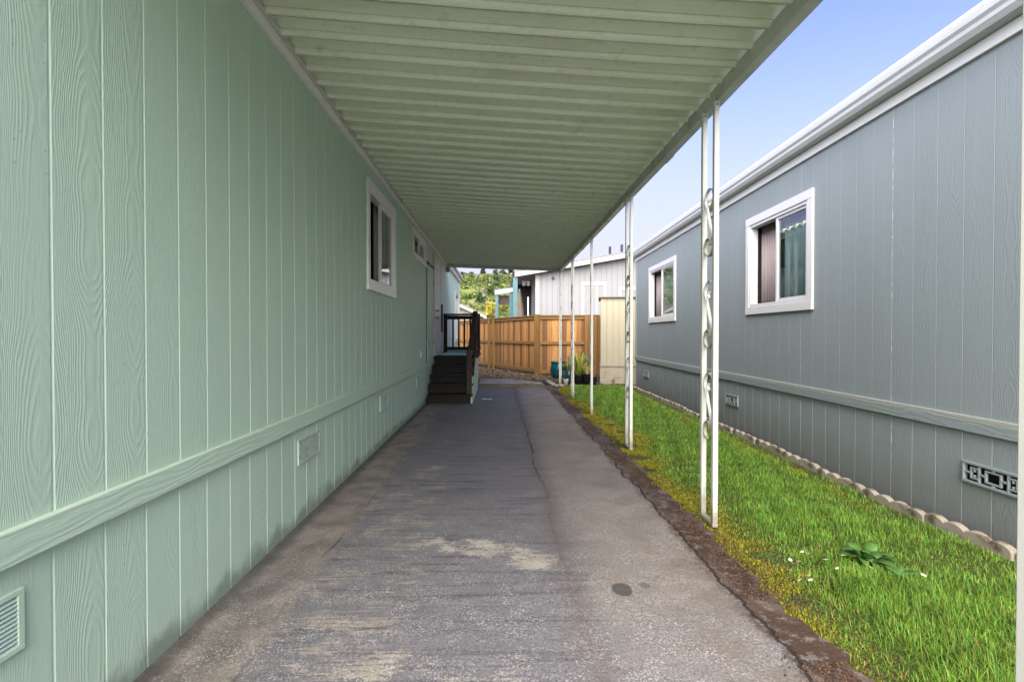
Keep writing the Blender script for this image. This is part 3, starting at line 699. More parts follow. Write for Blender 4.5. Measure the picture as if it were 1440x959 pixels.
for k in range(9):
    y = 10.63+1.54*(k+1)/10; m = MB(SO); m.box(-.478, -.442, y-.018, y+.018, .921, 1.599); m.build('baluster', M['darkwood'], st, bevel=.003)
# turquoise mat on the landing
m = MB(); m.box(-.31, .31, -.62, .70, 0, .012)
for k in range(17): m.box(-.30, .30, -.60+k*.078, -.565+k*.078, .0122, .018)
tag(m.build('doormat', painted('turquoise_mat', (.32, .58, .60), .9, .3, 14, .5), loc=(-.845, 11.42, .786), bevel=.003), 'flat turquoise mat lying on the dark porch landing', 'mat')
# turquoise lidded tub beyond the landing, with a folded cloth on it
tb = empty('storage_tub', (-.85, 13.1, 0), 0, 'turquoise tub with flat lid standing behind the porch railing', 'tub')
m = MB(); m.add([(-.28, -.33, 0), (.28, -.33, 0), (.28, .33, 0), (-.28, .33, 0), (-.32, -.38, .8), (.32, -.38, .8), (.32, .38, .8), (-.32, .38, .8)], [(3, 2, 1, 0), (0, 1, 5, 4), (1, 2, 6, 5), (2, 3, 7, 6), (3, 0, 4, 7), (4, 5, 6, 7)])
M['turq'] = painted('turquoise_plastic', (.30, .60, .62), .4, .1, 6, .03)
m.build('body', M['turq'], tb, bevel=.02); m = MB(); m.box(-.35, .35, -.41, .41, .801, .84); m.box(-.28, .28, -.33, .33, .84, .855); m.build('lid', M['turq'], tb, bevel=.01)
m = MB(); 
vv = []
for j in range(9):
    for i in range(13):
        u, v = i/12, j/8; e = min(u, 1-u, v, 1-v)*2
        vv.append((-.75+.34*u, 12.85+.3*v, .857+.13*min(1, e*2.2)**.6*(.75+.25*math.sin(9*u+5*v))))
m.add(vv, [(j*13+i, j*13+i+1, j*13+14+i, j*13+13+i) for j in range(8) for i in range(12)])
tag(m.build('folded_tarp', painted('blue_white_cloth', (.4, .55, .66), .8, .6, 12, .5, (.12, .3, .45)), smooth=True, solid=.006), 'crumpled blue and white tarp lying on the turquoise tub', 'tarp')

# ------------------------------------------------------------------ cedar fence
FP = [(2.86, 15.28), (2.49, 15.33), (1.116, 15.5), (-.147, 18.6), (-.30, 19.0), (-.82, 20.3), (-1.6, 22.3)]
FH = 1.76
fe = empty('wooden_fence', (1.116, 15.5, 0), 0, 'orange brown cedar board fence closing the far end of the drive', 'fence')
def frel(p): return Vector((p[0]-1.116, p[1]-15.5, 0))
for i in range(len(FP)-1):
    a, b = Vector((*FP[i], 0)), Vector((*FP[i+1], 0)); d = b-a; L = d.length; ang = math.atan2(d.y, d.x)
    # local x along the run; boards lie on the far side (local -y turned away from camera)
    sgn = -1 if i >= 0 else 1
    m = MB(); n = max(1, int(L/.139)); u = .05
    z0 = .06+.03*(i > 1)
    while u < L-.05:
        wdt = min(.136, L-.05-u)
        if wdt > .03:
            off = random.uniform(-.003, .003); m.box(u, u+wdt, -.040+off, -.022+off, z0+random.uniform(-.01, .01), FH-.05)
        u += .139
    m.build('board_panel', M['fence'], fe, loc=frel(FP[i]), rz=ang, bevel=.003)
    m = MB()
    if i in (0,):
        pass
    for zc, hh_ in ((FH-.09, .085), (.95, .085), (z0+.06, .1)):
        m.box(.046, L-.046, -.0195, .018, zc-hh_/2, zc+hh_/2)
    m.build('rail', M['rail'], fe, loc=frel(FP[i]), rz=ang, bevel=.004)
    m = MB(); m.box(.0, L, -.06, .045, FH-.0475, FH-.012); m.build('cap_rail', M['rail'], fe, loc=frel(FP[i]), rz=ang, bevel=.004)
for i, (p, wd) in enumerate(zip(FP, (.10, .10, .155, .09, .09, .09, .09))):
    m = MB(); m.box(-wd/2, wd/2, -.03, .065, -.05, FH+(.005 if i == 2 else -.049)); 
    d = Vector((*FP[min(i+1, len(FP)-1)], 0))-Vector((*FP[max(i-1, 0)], 0))
    m.build('post', M['rail'], fe, loc=frel(p), rz=math.atan2(d.y, d.x), bevel=.005)
m = MB(); m.box(.06, .33, .0205, .038, .05, FH-.06); m.build('board_panel', M['rail'], fe, loc=frel(FP[0]), rz=math.atan2(FP[1][1]-FP[0][1], FP[1][0]-FP[0][0]), bevel=.004)

# ------------------------------------------------------------------ cream shed
sh = empty('garden_shed', (2.53, 13.4, 0), R(-10.5), 'cream panelled shed standing between the fence end and the grey house', 'shed')
def gx(x0, x1, pitch, w=.014, d=.01):
    pr = [(x0, 0.)]; x = x0+pitch
    while x < x1-.03: pr += [(x-w/2, 0), (x-w/2+.004, d), (x+w/2-.004, d), (x+w/2, 0)]; x += pitch
    return pr+[(x1, 0.)]
m = MB(); pr = gx(0, 1.6, .15); 
for (a, da), (b, db) in zip(pr[:-1], pr[1:]): m.add([(a, da, .42), (b, db, .42), (b, db, 2.1), (a, da, 2.1)], [(0, 1, 2, 3)])
m.add([(0, 0, .42), (0, 1.5, .42), (0, 1.5, 2.1), (0, 0, 2.1)], [(0, 1, 2, 3)]); m.add([(1.6, 0, .42), (1.6, 1.5, .42), (1.6, 1.5, 2.1), (1.6, 0, 2.1)], [(0, 1, 2, 3)])
m.build('wall', M['cream'], sh)
m = MB(); m.box(-.012, 1.61, -.014, 1.5, .1, .40); m.build('base_panel', M['cream_plain'], sh, bevel=.004)
m = MB(); m.box(-.02, 1.62, -.03, 1.5, .401, .425); m.build('drip_trim', painted('grey_trim', (.25, .23, .18), .7, .3, 8, .2), sh, bevel=.003)
m = MB(); m.box(-.05, 1.66, -.06, 1.55, 2.101, 2.13); m.build('roof', painted('shed_roof_edge', (.2, .19, .14), .7, .3, 8, .2), sh, bevel=.003)
m = MB()
for k in range(5): m.box(-.02+k*.33, .3+k*.33, -.03, .2, -.06, .098)
m.build('footing', M['cream_plain'], sh, bevel=.012)

M['white_far'] = painted('sun_dimmed_white', (.27, .272, .27), .6, .1, 6, .1)  # white trim darkened in colour against the strong sun on the far walls
M['blind_far'] = painted('grey_blind', (.2, .203, .2), .6, .1, 6, .1)
M['porchshade'] = plain('painted_porch_shade', (.006, .0055, .0055), .9)  # near-black colour stands in for the shade inside the porch
# ------------------------------------------------------------------ pale house behind the fence
WY = 20.0; wh = empty('house', (1.387, WY, 0), 0, 'pale grey gable house with white trim rising behind the fence', 'house')
def gz(x): return 3.43+.174*(x) if x < 5 else 3.43+.174*10-.174*x      # underside of roof at local x
m = MB(); pr = gx(0, 9.0, .2, .02, .012)
for (a, da), (b, db) in zip(pr[:-1], pr[1:]): m.add([(a, da, -.05), (b, db, -.05), (b, db, gz(b)), (a, da, gz(a))], [(0, 1, 2, 3)])
m.add([(0, 0, -.05), (0, 9, -.05), (0, 9, gz(0)), (0, 0, gz(0))], [(0, 1, 2, 3)]); m.build('wall', M['white_siding'], wh)
m = MB(); m.box(-.03, .12, -.025, .1, -.05, 3.42); m.build('corner_trim', M['white_far'], wh, bevel=.004)
m = MB(); m.prism([(-.80, gz(-.80)-.02), (5, gz(5)-.02), (9.4, gz(9.4)-.02), (9.4, gz(9.4)+.17), (5, gz(5)+.17), (-.80, gz(-.80)+.17)], 'y', -.34, -.30); m.build('fascia', M['white_far'], wh)
m = MB(); m.prism([(-.80, gz(-.80)), (5, gz(5)), (9.4, gz(9.4)), (9.4, gz(9.4)+.04), (5, gz(5)+.04), (-.80, gz(-.80)+.04)], 'y', -.299, 9); m.build('soffit', M['white_far'], wh)
m = MB(); m.prism([(-.84, gz(-.84)+.172), (5, gz(5)+.172), (9.44, gz(9.44)+.172), (9.44, gz(9.44)+.21), (5, gz(5)+.21), (-.84, gz(-.84)+.21)], 'y', -.36, 9); m.build('roof', plain('grey_shingle', (.18, .18, .18), .9), wh)
for x in (4.32-1.387, 4.78-1.387):
    m = MB(); m.tube([(x, 1.0, gz(x)+.1), (x, 1.0, gz(x)+.65)], .05, 10); m.build('roof_vent', M['black'], wh, smooth=False)
def far_window(x0, x1, z0, z1, blind):
    m = MB(); t = .13
    m.box(x0, x1, -.03, -.002, z1-t, z1); m.box(x0, x1, -.035, -.002, z0, z0+t); m.box(x0, x0+t, -.03, -.002, z0+t, z1-t); m.box(x1-t, x1, -.03, -.002, z0+t, z1-t)
    wn = m.build('window', M['white_far'], wh, bevel=.004)
    m = MB(); n = 14
    for k in range(n):
        zz = z0+t+(z1-z0-2*t)*(k+.5)/n; q = (z1-z0-2*t)/n*.5; m.add([(x0+t, -.004, zz-q), (x1-t, -.004, zz-q), (x1-t, -.012, zz+q*.9), (x0+t, -.012, zz+q*.9)], [(0, 1, 2, 3)])
    m.build('blind', M['blind_far'], wn)
    m = MB(); xm = (x0+x1)/2+.1; m.box(xm-.03, xm+.03, -.026, -.014, z0+t, z1-t); m.build('mullion', M['white_far'], wn)
far_window(1.65, 2.62, 1.5, 3.12, 1); far_window(3.02, 4.3, 1.6, 2.95, 1)
m = MB(); m.tube([(.62, -.03, 3.27), (.62, -.1, 3.27)], .05, 10); m.build('wall_lamp', M['black'], wh)
# porch behind the corner: back wall coloured as porch shade, posts, lamp
m = MB(); m.box(-.75, -.001, 3.0, 3.1, -.05, 3.3); m.build('porch_wall', M['porchshade'], wh)
m = MB(); m.box(-.86, -.69, -.28, -.1, -.05, gz(-.86)-.022); m.build('porch_post', M['teal'], wh, bevel=.01)
m = MB(); m.box(-.3, -.25, .4, .45, -.05, 2.6); m.build('porch_rail_post', M['cream_post'], wh, bevel=.005)
m = MB()
for dx in (-.42, -.26): m.lathe([(0, -.09), (.05, -.08), (.07, -.02), (.05, .03), (.02, .05)], (dx, .5, 3.1), 12)
m.build('porch_light', M['white_far'], wh, smooth=True)
m = MB(); m.box(-.5, -.2, .47, .53, 3.14, 3.2); m.build('light_bar', M['metal'], wh)
# closed tan parasol on the porch
um = empty('parasol', (.80, 20.6, 0), 0, 'closed tan parasol with white pole on the porch beside the teal post', 'parasol')
m = MB(); m.tube([(0, 0, 0), (0, 0, 2.9)], .03, 8); m.build('pole', M['white_far'], um)
m = MB(); vv = []; n = 24
for z, r in ((1.5, .13), (1.75, .15), (2.2, .12), (2.6, .07), (2.85, .035)):
    for k in range(n): a = 2*PI*k/n; q = r*(1+.22*math.sin(a*6+z)); vv.append((q*math.cos(a), q*math.sin(a), z))
m.add(vv, [(i*n+k, i*n+(k+1) % n, i*n+n+(k+1) % n, i*n+n+k) for i in range(4) for k in range(n)]); m.build('canopy', painted('tan_canvas', (.15, .115, .085), .9, .3, 7, .3), um, smooth=True)

# teal patio cover further back
pc = empty('patio_cover', (.28, 24, 0), 0, 'low teal patio cover with two posts left of the pale house', 'patio cover')
m = MB(); m.box(-.42, -.29, -.06, .06, -.05, 2.93); m.build('post', M['teal'], pc, bevel=.01)
m = MB(); m.box(.20, .36, -.06, .06, -.05, 3.0); m.build('post', M['teal'], pc, bevel=.01)
m = MB(); m.prism([(-.44, 2.93), (.5, 3.09), (.5, 3.27), (-.44, 3.11)], 'y', -.12, -.08); m.build('fascia', painted('grey_fascia', (.4, .42, .42), .6, .2, 6, .1), pc)
m = MB(); m.prism([(-.46, 3.112), (.5, 3.272), (.5, 3.3), (-.46, 3.14)], 'y', -.14, 2.5); m.build('roof', plain('patio_roof', (.2, .21, .21), .8), pc)
m = MB(); m.box(-.28, .19, .2, .23, 2.5, 2.92); m.build('roller_shade', painted('brown_shade', (.07, .055, .045), .9, .2, 9, .2), pc)

# small tan outbuilding with sloping white fascia
ob = empty('outbuilding', (-2.0, 27, 0), 0, 'small low building with white sloping roof edge beyond the green house', 'outbuilding')
def oz(x): return 2.66-.44*x
m = MB(); m.add([(-1.5, 0, -.05), (1.1, 0, -.05), (1.1, 0, oz(1.1)), (0, 0, oz(0)), (-1.5, 0, oz(1.5)), (1.1, 4, -.05), (1.1, 4, oz(1.1))], [(0, 1, 2, 3, 4), (1, 5, 6, 2)])
m.build('wall', painted('beige_wall', (.24, .21, .18), .8, .2, 5, .2), ob)
m = MB(); m.prism([(0, oz(0)-.08), (1.42, oz(1.42)-.08), (1.42, oz(1.42)+.08), (0, oz(0)+.08), (-1.8, oz(1.8)+.08), (-1.8, oz(1.8)-.08)], 'y', -.35, -.31); m.build('fascia', M['white_far'], ob)
m = MB(); m.prism([(0, oz(0)+.081), (1.45, oz(1.45)+.081), (1.45, oz(1.45)+.12), (0, oz(0)+.12), (-1.8, oz(1.8)+.12), (-1.8, oz(1.8)+.081)], 'y', -.38, 4.3); m.build('roof', plain('brown_roof', (.16, .13, .11), .9), ob)
m = MB(); m.box(.35, .62, -.02, -.002, 1.55, 2.15); m.build('window', M['white_far'], ob)
for x in (.62+.1, 1.02): m = MB(); m.box(x-.05, x+.05, -.3, -.2, -.05, oz(x)-.1); m.build('post', M['brownwood'], ob)

# ------------------------------------------------------------------ vegetation
def leaf_quads(cent, size, cols, flat=.0):
    """one small folded leaf (two triangles as a quad) per centre"""
    n = len(cent); a = rng.normal(size=(n, 3)); a[:, 2] *= (1-flat); a /= np.linalg.norm(a, axis=1)[:, None]+1e-9
    b = rng.normal(size=(n, 3)); b -= a*(a*b).sum(1)[:, None]; b /= np.linalg.norm(b, axis=1)[:, None]+1e-9
    s = size[:, None] if hasattr(size, 'shape') else size
    V = np.stack([cent-a*s, cent-b*s*.45, cent+a*s, cent+b*s*.45], 1).reshape(-1, 3)
    F = np.arange(4*n).reshape(n, 4); return V, F, np.repeat(cols, 4, 0)

def hill_z(x, y):
    t = np.clip((y-42)/150, 0, 1); base = 20.5*(t*t*(3-2*t))
    return base-.1+(.9*np.sin(x*.11+y*.07)+.6*np.sin(x*.23-y*.13+2)+.3*np.sin(x*.5+y*.41))*np.clip((y-42)/50, 0, 1)-.00001*(x+8)**2*np.clip((y-60)/100, 0, 1)*30
hx = np.linspace(-110, 90, 101); hy = np.linspace(40, 330, 117)
XX, YY = np.meshgrid(hx, hy); ZZ = hill_z(XX, YY); ZZ = np.where(YY > 195, ZZ-(YY-195)*.08, ZZ)
V = np.stack([XX, YY, ZZ], -1).reshape(-1, 3); nx = len(hx)
F = np.array([(j*nx+i, j*nx+i+1, j*nx+nx+i+1, j*nx+nx+i) for j in range(len(hy)-1) for i in range(nx-1)])
hm = mat_soil('hillside_grass', (.13, .17, .04), (.09, .13, .03), (.2, .21, .07))
hill = np_mesh('hill', V, F, hm, kind='structure')
# brush on the hillside
cs, cl, sz = [], [], []
pal = np.array([(.085, .115, .03), (.115, .15, .035), (.155, .185, .05), (.06, .085, .027), (.19, .17, .085), (.24, .21, .15), (.095, .135, .045)])
for i in range(2600):
    y = 45+148*rng.random()**.8; x = -.03*y+(rng.random()-.5)*.40*y
    r = rng.uniform(.5, 1.5); h = r*rng.uniform(.6, 1.1); n = int(16+r*12)
    d = rng.normal(size=(n, 3)); d /= np.linalg.norm(d, axis=1)[:, None]; d[:, 2] = np.abs(d[:, 2])
    p = d*np.array([r, r, h])*rng.uniform(.6, 1.05, (n, 1))+np.array([x, y, hill_z(x, y)])
    c = pal[rng.choice(7, p=(.2, .22, .16, .14, .12, .07, .09))]; cs.append(p); cl.append(c*rng.uniform(.7, 1.3, (n, 1))); sz.append(rng.uniform(.22, .5, n))
V, F, cc = leaf_quads(np.concatenate(cs), np.concatenate(sz), np.concatenate(cl))
tag(np_mesh('hillside_brush', V, F, M['leaf'], cc, kind='stuff'), 'mixed green scrub covering the hillside')
M['bark'] = painted('bark', (.1, .075, .055), .9, .3, 8, .6)
def tree(name, x, y, h, r, trunk_h, col, label, cat, n=900, group=None, lobes=9, leaf=.28):
    z = float(hill_z(x, y)) if y > 42 else yard_z(0, 12.5)
    root = empty(name, (x, y, z), 0, label, cat, group)
    m = MB(); m.tube([(0, 0, -.3), (.05*h*.1, 0, trunk_h*.6), (0, .03*h*.1, h*.8)], [.035*h, .025*h, .008*h], 7)
    for k in range(5):
        a = k*1.3+x; zz = trunk_h+(h*.75-trunk_h)*k/5; m.tube([(0, 0, zz), (r*.6*math.cos(a), r*.6*math.sin(a), zz+.18*h)], [.012*h, .004*h], 5)
    m.build('trunk', M['bark'], root)
    pts = []; cols = []
    for k in range(lobes):
        a = rng.uniform(0, 6.28); t = rng.random(); zc = trunk_h+(h-trunk_h)*(.1+.85*t); rr = r*(1-.55*abs(t-.35))*rng.uniform(.35, .75); q = r*(1-.7*t)*rng.uniform(.2, .75)
        d = rng.normal(size=(n//lobes, 3)); d /= np.linalg.norm(d, axis=1)[:, None]
        pts.append(np.array([q*math.cos(a), q*math.sin(a), zc])+d*rr*np.array([1, 1, .7])*rng.uniform(.55, 1.05, (n//lobes, 1)))
        cols.append(np.array(col)*rng.uniform(.7, 1.3)*rng.uniform(.75, 1.25, (n//lobes, 1)))
    V, F, cc = leaf_quads(np.concatenate(pts), rng.uniform(leaf*.6, leaf*1.3, (n//lobes)*lobes), np.concatenate(cols)); np_mesh('crown', V, F, M['leaf'], cc, parent=root)
    return root
def px(xp, y): return (xp-701)/764*y
DG = (.035, .055, .022)
tree('ridge_tree', px(652, 192), 192, 3.6, 1.9, 1.0, DG, 'spreading dark tree on the ridge nearest the green house', 'tree', 900, 'trees along the ridge', 12, .5)
tree('ridge_tree', px(664, 193), 193, 2.9, 1.8, .8, (.04, .06, .03), 'dark rounded tree on the ridge second from the green house', 'tree', 900, 'trees along the ridge', 12, .5)
tree('ridge_tree', px(679, 191), 191, 3.0, 1.0, .8, DG, 'small upright dark tree on the ridge before a gap of sky', 'tree', 700, 'trees along the ridge', 10, .45)
tree('ridge_tree', px(707, 194), 194, 2.4, 1.6, .6, (.045, .07, .03), 'low dark tree on the ridge left of the pale house roof', 'tree', 800, 'trees along the ridge', 12, .5)
tree('ridge_tree', px(719, 192), 192, 2.8, 2.2, .6, DG, 'broad dark tree on the ridge touching the pale house roof', 'tree', 900, 'trees along the ridge', 12, .5)
tree('hillside_tree', px(697, 120), 120, 4.8, .95, .6, (.06, .1, .04), 'tall dark green tree halfway up the hillside', 'tree', 1100, None, 14, .28)
tree('hillside_bush', px(675, 95), 95, 2.3, .95, .2, (.035, .07, .022), 'round dark green bush low on the hillside', 'bush', 700, None, 10, .2)
tree('hillside_bush', px(690, 100), 100, 2.0, .9, .2, (.05, .085, .028), 'green bush at the foot of the tall hillside tree', 'bush', 700, None, 10, .2)
tree('flowering_shrub', px(692, 30), 30, 3.3, .5, .4, (.3, .27, .04), 'yellow green flowering shrub left of the patio cover post', 'shrub', 1300, None, 12, .09)
tree('flowering_shrub', px(711, 31), 31, 3.15, .5, .4, (.22, .25, .045), 'yellow green shrub seen under the patio cover', 'shrub', 1300, None, 12, .09)

# ---- grass
def blades(n, xf, yf, length, width, lean, cols, zf):
    x = xf(n); y = yf(n); return x, y
def make_blades(P, L, Wd, lean, col):
    n = len(P); az = rng.uniform(0, 2*PI, n); d = np.stack([np.cos(az), np.sin(az), np.zeros(n)], 1); s = np.stack([-np.sin(az), np.cos(az), np.zeros(n)], 1)
    l1 = L*.55; up = np.array([0, 0, 1.])
    ln = lean[:, None]; p0 = P; p1 = P+up*(l1*np.cos(lean*.5))[:, None]+d*(l1*np.sin(lean*.5))[:, None]
    p2 = p1+up*((L-l1)*np.cos(lean))[:, None]+d*((L-l1)*np.sin(lean))[:, None]
    w = Wd[:, None]
    V = np.stack([p0-s*w*.5, p0+s*w*.5, p1+s*w*.45, p1-s*w*.45, p2+s*w*.08, p2-s*w*.08], 1).reshape(-1, 3)
    b = np.arange(n)[:, None]*6; F = np.concatenate([b+np.array([[0, 1, 2, 3]]), b+np.array([[3, 2, 4, 5]])])
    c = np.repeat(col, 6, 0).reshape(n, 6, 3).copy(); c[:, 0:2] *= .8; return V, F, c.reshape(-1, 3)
lz = np.vectorize(lawn_z)
def edge_x(y): return 1.40+.06*np.sin(y*2.1+1)+.04*np.sin(y*5.3)+.07*np.sin(y*.9+2)
Vs, Fs, Cs = [], [], []; off = 0
for y0, y1, dens, wd, ll in ((.9, 2.4, 20000, .0030, 1.0), (2.4, 4.2, 15000, .0038, 1.0), (4.2, 7, 8500, .005, 1.0), (7, 12.3, 4600, .0075, 1.0)):
    n = int((y1-y0)*1.35*dens); x = rng.uniform(1.3, 2.75, n); y = rng.uniform(y0, y1, n)
    wallx = GRX-.125+.0301*y
    pt = .5+.5*np.sin(x*4.3+y*2.7)*np.sin(x*2.1-y*3.9+1.); fine = .5+.5*np.sin(x*13+y*9)*np.sin(x*11-y*15+2)
    e = edge_x(y); de = x-e; dw = wallx-x
    dens_ok = np.clip(de/.16, 0, 1)*(.55+.45*pt)
    # bare mossy places along the blocks far down, and round the post feet
    dens_ok *= np.where(dw < .16, np.where(y > 4.0, .25, .7), 1.)
    for (sx, sy, _, _) in spots: dens_ok *= 1-.9*np.exp(-(((x-sx)/.16)**2+((y-sy)/.2)**2))
    keep = (rng.random(n) < dens_ok) & (x < wallx-.01); x, y, pt, fine, de = x[keep], y[keep], pt[keep], fine[keep], de[keep]; n = len(x)
    P_ = np.stack([x, y, lz(x, y)-.004], 1)
    L = (.024+.028*pt*rng.uniform(.6, 1.4, n)+.010*rng.normal(size=n))*np.clip(.45+de*2.2, .45, 1.)*ll*np.where(y < 2.6, 1.2, 1.); L = np.clip(L, .015, .13)
    col = np.array([.155, .31, .04])[None]*(.75+.5*fine[:, None])*rng.uniform(.7, 1.35, (n, 1)); col[:, 0] *= rng.uniform(.75, 1.5, n)
    dry = rng.random(n) < (.03+.22*np.clip(1-de/.25, 0, 1)); col[dry] = np.array([.33, .27, .08])*rng.uniform(.7, 1.2, (dry.sum(), 1))
    V, F, c = make_blades(P_, L, wd*rng.uniform(.7, 1.3, n), rng.uniform(.3, 1.5, n), col)
    Vs.append(V); Fs.append(F+off); Cs.append(c); off += len(V)
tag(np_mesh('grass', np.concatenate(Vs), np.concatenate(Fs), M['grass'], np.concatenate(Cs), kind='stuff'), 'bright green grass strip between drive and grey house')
# ---- yellow moss along the edge and in thin places of the lawn
n = 90000; y = .9+11.4*rng.random(n)**1.35; x = edge_x(y)+rng.normal(size=n)*.085-.02
far = rng.random(n) < .22; x = np.where(far, GRX-.22+.0301*y-np.abs(rng.normal(size=n))*.07, x)
pt = np.sin(x*9+y*4.5)*np.sin(y*6.1-x*5+1)+.5*np.sin(y*13+x*17)
keep = (pt > -.6) & (~far | (y > 3.6)); x, y = x[keep], y[keep]; n = len(x); cn = rng.random(n)
P_ = np.stack([x, y, lz(x, y)-.003], 1)
col = np.where((cn < .5)[:, None], np.array([.42, .33, .03]), np.array([.22, .25, .03]))*rng.uniform(.65, 1.25, (n, 1))
V, F, c = make_blades(P_, rng.uniform(.006, .02, n), np.clip(.0018*y, .004, .012)*rng.uniform(.8, 1.4, n), rng.uniform(.2, 1.4, n), col)
tag(np_mesh('moss', V, F, M['grass'], c, kind='stuff'), 'yellow moss along the edge of the asphalt')
# ---- leaf litter on the crumbling edge and in the yard
def litter(name, x, y, z, size, pal, label):
    n = len(x); a = rng.uniform(0, 6.28, n); s = size*rng.uniform(.5, 1.3, n)
    d = np.stack([np.cos(a), np.sin(a), rng.uniform(-.4, .4, n)], 1)*s[:, None]; e = np.stack([-np.sin(a), np.cos(a), rng.uniform(-.4, .4, n)], 1)*(s*.45)[:, None]
    c0 = np.stack([x, y, z], 1)+np.array([0, 0, .004])+np.abs(d[:, 2:3])*np.array([[0, 0, .6]])
    V = np.stack([c0-d, c0-e, c0+d, c0+e], 1).reshape(-1, 3); F = np.arange(4*n).reshape(n, 4)
    col = np.array(pal)[rng.choice(len(pal), n)]*rng.uniform(.6, 1.2, (n, 1))
    return tag(np_mesh(name, V, F, M['dry'], np.repeat(col, 4, 0), kind='stuff'), label)
n = 42000; y = 1.2+11*rng.random(n)**1.4; x = 1.22+rng.normal(size=n)*.085; k = (np.sin(y*3.1+x*4)+np.sin(y*7.7)*.6 > -.6) & (x < 1.55); x, y = x[k], y[k]
litter('leaf_litter', x, y, np.where(x < 1.26, .0, lz(x, y)+.004), .0055, [(.12, .06, .032), (.07, .04, .024), (.2, .12, .06), (.045, .03, .02)], 'brown crumbs of soil and leaves along the asphalt edge')
n = 9000; y = rng.uniform(12.45, 17.5, n); x = rng.uniform(-.4, 3.0, n); yz = np.vectorize(yard_z); k = ~((x < 1.0) & (y < 13.6))
litter('mulch', x[k], y[k], yz(x[k], y[k]), .03, [(.11, .07, .042), (.2, .145, .105), (.07, .045, .028), (.14, .1, .055), (.24, .185, .13), (.09, .09, .03)], 'wood chip mulch spread below the fence')
n = 1200; y = 12.28+.4*rng.random(n); x = rng.uniform(-.4, 2.6, n)
litter('gravel', x, y, np.maximum(yz(x, y), 0)-.002, .022, [(.2, .18, .15), (.13, .12, .08), (.28, .25, .2)], 'loose stones and moss at the end of the asphalt')

# ---- daisies and the dock weed
def flower_z(x, y): return lawn_z(x, y)
dm = MB(); dcen = MB()
dz = [(1113, 0), ]
def gp(xp, yp):  # ground point under a pixel
    y = 1.2*764/(yp-470); return px(xp, y), y
D = [(1116, 783), (1139, 777), (1147, 787), (1133, 795), (1194, 792), (1193, 805), (1204, 796), (1211, 805), (1227, 803), (1150, 812), (1139, 818), (1309, 818), (1157, 818), (1121, 800), (1198, 788), (1174, 800)]
M['petal'] = painted('white_petal', (.6, .6, .58), .6, .02, 9, .02); M['pollen'] = painted('yellow_pollen', (.7, .5, .04), .7, .02, 9, .02); M['stem'] = painted('green_stem', (.1, .2, .03), .6, .02, 9, .02)
d0 = None
for i, (xp, yp) in enumerate(D):
    x, y = gp(xp, yp+24); z = lawn_z(x, y)
    if d0 is None:
        d0 = empty('daisy', (x, y, z))
        m = MB(); m.tube([(0, 0, 0), (.006, 0, .05), (0, 0, .088)], .0012, 5); m.build('stem', M['stem'], d0)
        m = MB(); m.lathe([(.0, .095), (.004, .0945), (.006, .092), (.005, .089)], n=10); m.build('centre', M['pollen'], d0, smooth=True)
        m = MB()
        for k in range(13):
            a = 2*PI*k/13; ca, sa = math.cos(a), math.sin(a); q = .0024
            m.add([(.004*ca-q*.6*sa, .004*sa+q*.6*ca, .0905), (.004*ca+q*.6*sa, .004*sa-q*.6*ca, .0905), (.015*ca+q*1.3*sa, .015*sa-q*1.3*ca, .093), (.0175*ca, .0175*sa, .0925), (.015*ca-q*1.3*sa, .015*sa+q*1.3*ca, .093)], [(0, 1, 2, 3, 4)])
        m.build('petals', M['petal'], d0, solid=.0006); o = d0
    else: o = copy_tree(d0)
    o.location = (x, y, z); o.rotation_euler = (R(rng.uniform(10, 38)), R(rng.uniform(-15, 15)), rng.uniform(0, 6)); s = rng.uniform(.45, .75); o.scale = (s, s, s*1.05)
    tag(o, 'small white daisy flowering in the patch of grass beside the broad leaved weed', 'daisy', 'daisies in the grass')
M['dock'] = painted('dock_leaf', (.075, .17, .03), .5, .15, 18, .3)
def leaf_blade(m, base, az, L, W, rise, droop, n=7, curl=.25):
    vs_ = []
    for k in range(n+1):
        t = k/n; r = L*t*math.cos(rise)*(1-.1*t); z = L*(math.sin(rise)*t-droop*t*t); wd = W*math.sin(PI*min(1, t*.93+.05))**.75*.5+.0008
        for s in (-1, 0, 1):
            vs_.append((base[0]+r*math.cos(az)-s*wd*math.sin(az), base[1]+r*math.sin(az)+s*wd*math.cos(az), base[2]+z+abs(s)*wd*curl))
    m.add(vs_, [(i*3+j, i*3+j+1, i*3+4+j, i*3+3+j) for i in range(n) for j in range(2)])
dx, dy = gp(1232, 806); wd_ = empty('weed', (dx, dy, lawn_z(dx, dy)), 0, 'broad leaved green weed growing in the grass beside the daisies', 'weed')
m = MB()
for k in range(30): leaf_blade(m, (random.uniform(-.03, .03), random.uniform(-.03, .03), .015), k*2.4+random.uniform(-.4, .4), random.uniform(.09, .19), random.uniform(.035, .06), random.uniform(.35, .95), random.uniform(.3, .6), 7, .3)
m.build('leaves', M['dock'], wd_, smooth=True, solid=.001)
dx, dy = gp(1335, 846)
w2_ = empty('weed', (dx-.1, dy+.1, lawn_z(dx, dy)), 0, 'small low weed with pale leaves right of the daisies', 'weed')
m = MB()
for k in range(7): leaf_blade(m, (0, 0, .02), k*2.4, random.uniform(.07, .12), random.uniform(.03, .045), random.uniform(.4, .9), random.uniform(.3, .5), 6, .3)
m.build('leaves', M['dock'], w2_, smooth=True, solid=.001)
# scrap of paper on the asphalt
m = MB(); m.add([(-.09, -.03, .006), (-.01, -.05, .012), (.09, -.02, .004), (.11, .05, .018), (.0, .04, .004), (-.06, .06, .016), (-.02, .0, .022)], [(0, 1, 6), (1, 2, 6), (2, 3, 4, 6), (4, 5, 6), (5, 0, 6)])
x, y = gp(684, 562); tag(m.build('paper_scrap', M['white'], loc=(x, y, 0), solid=.0015), 'crumpled white paper scrap on the asphalt right of the steps', 'litter')

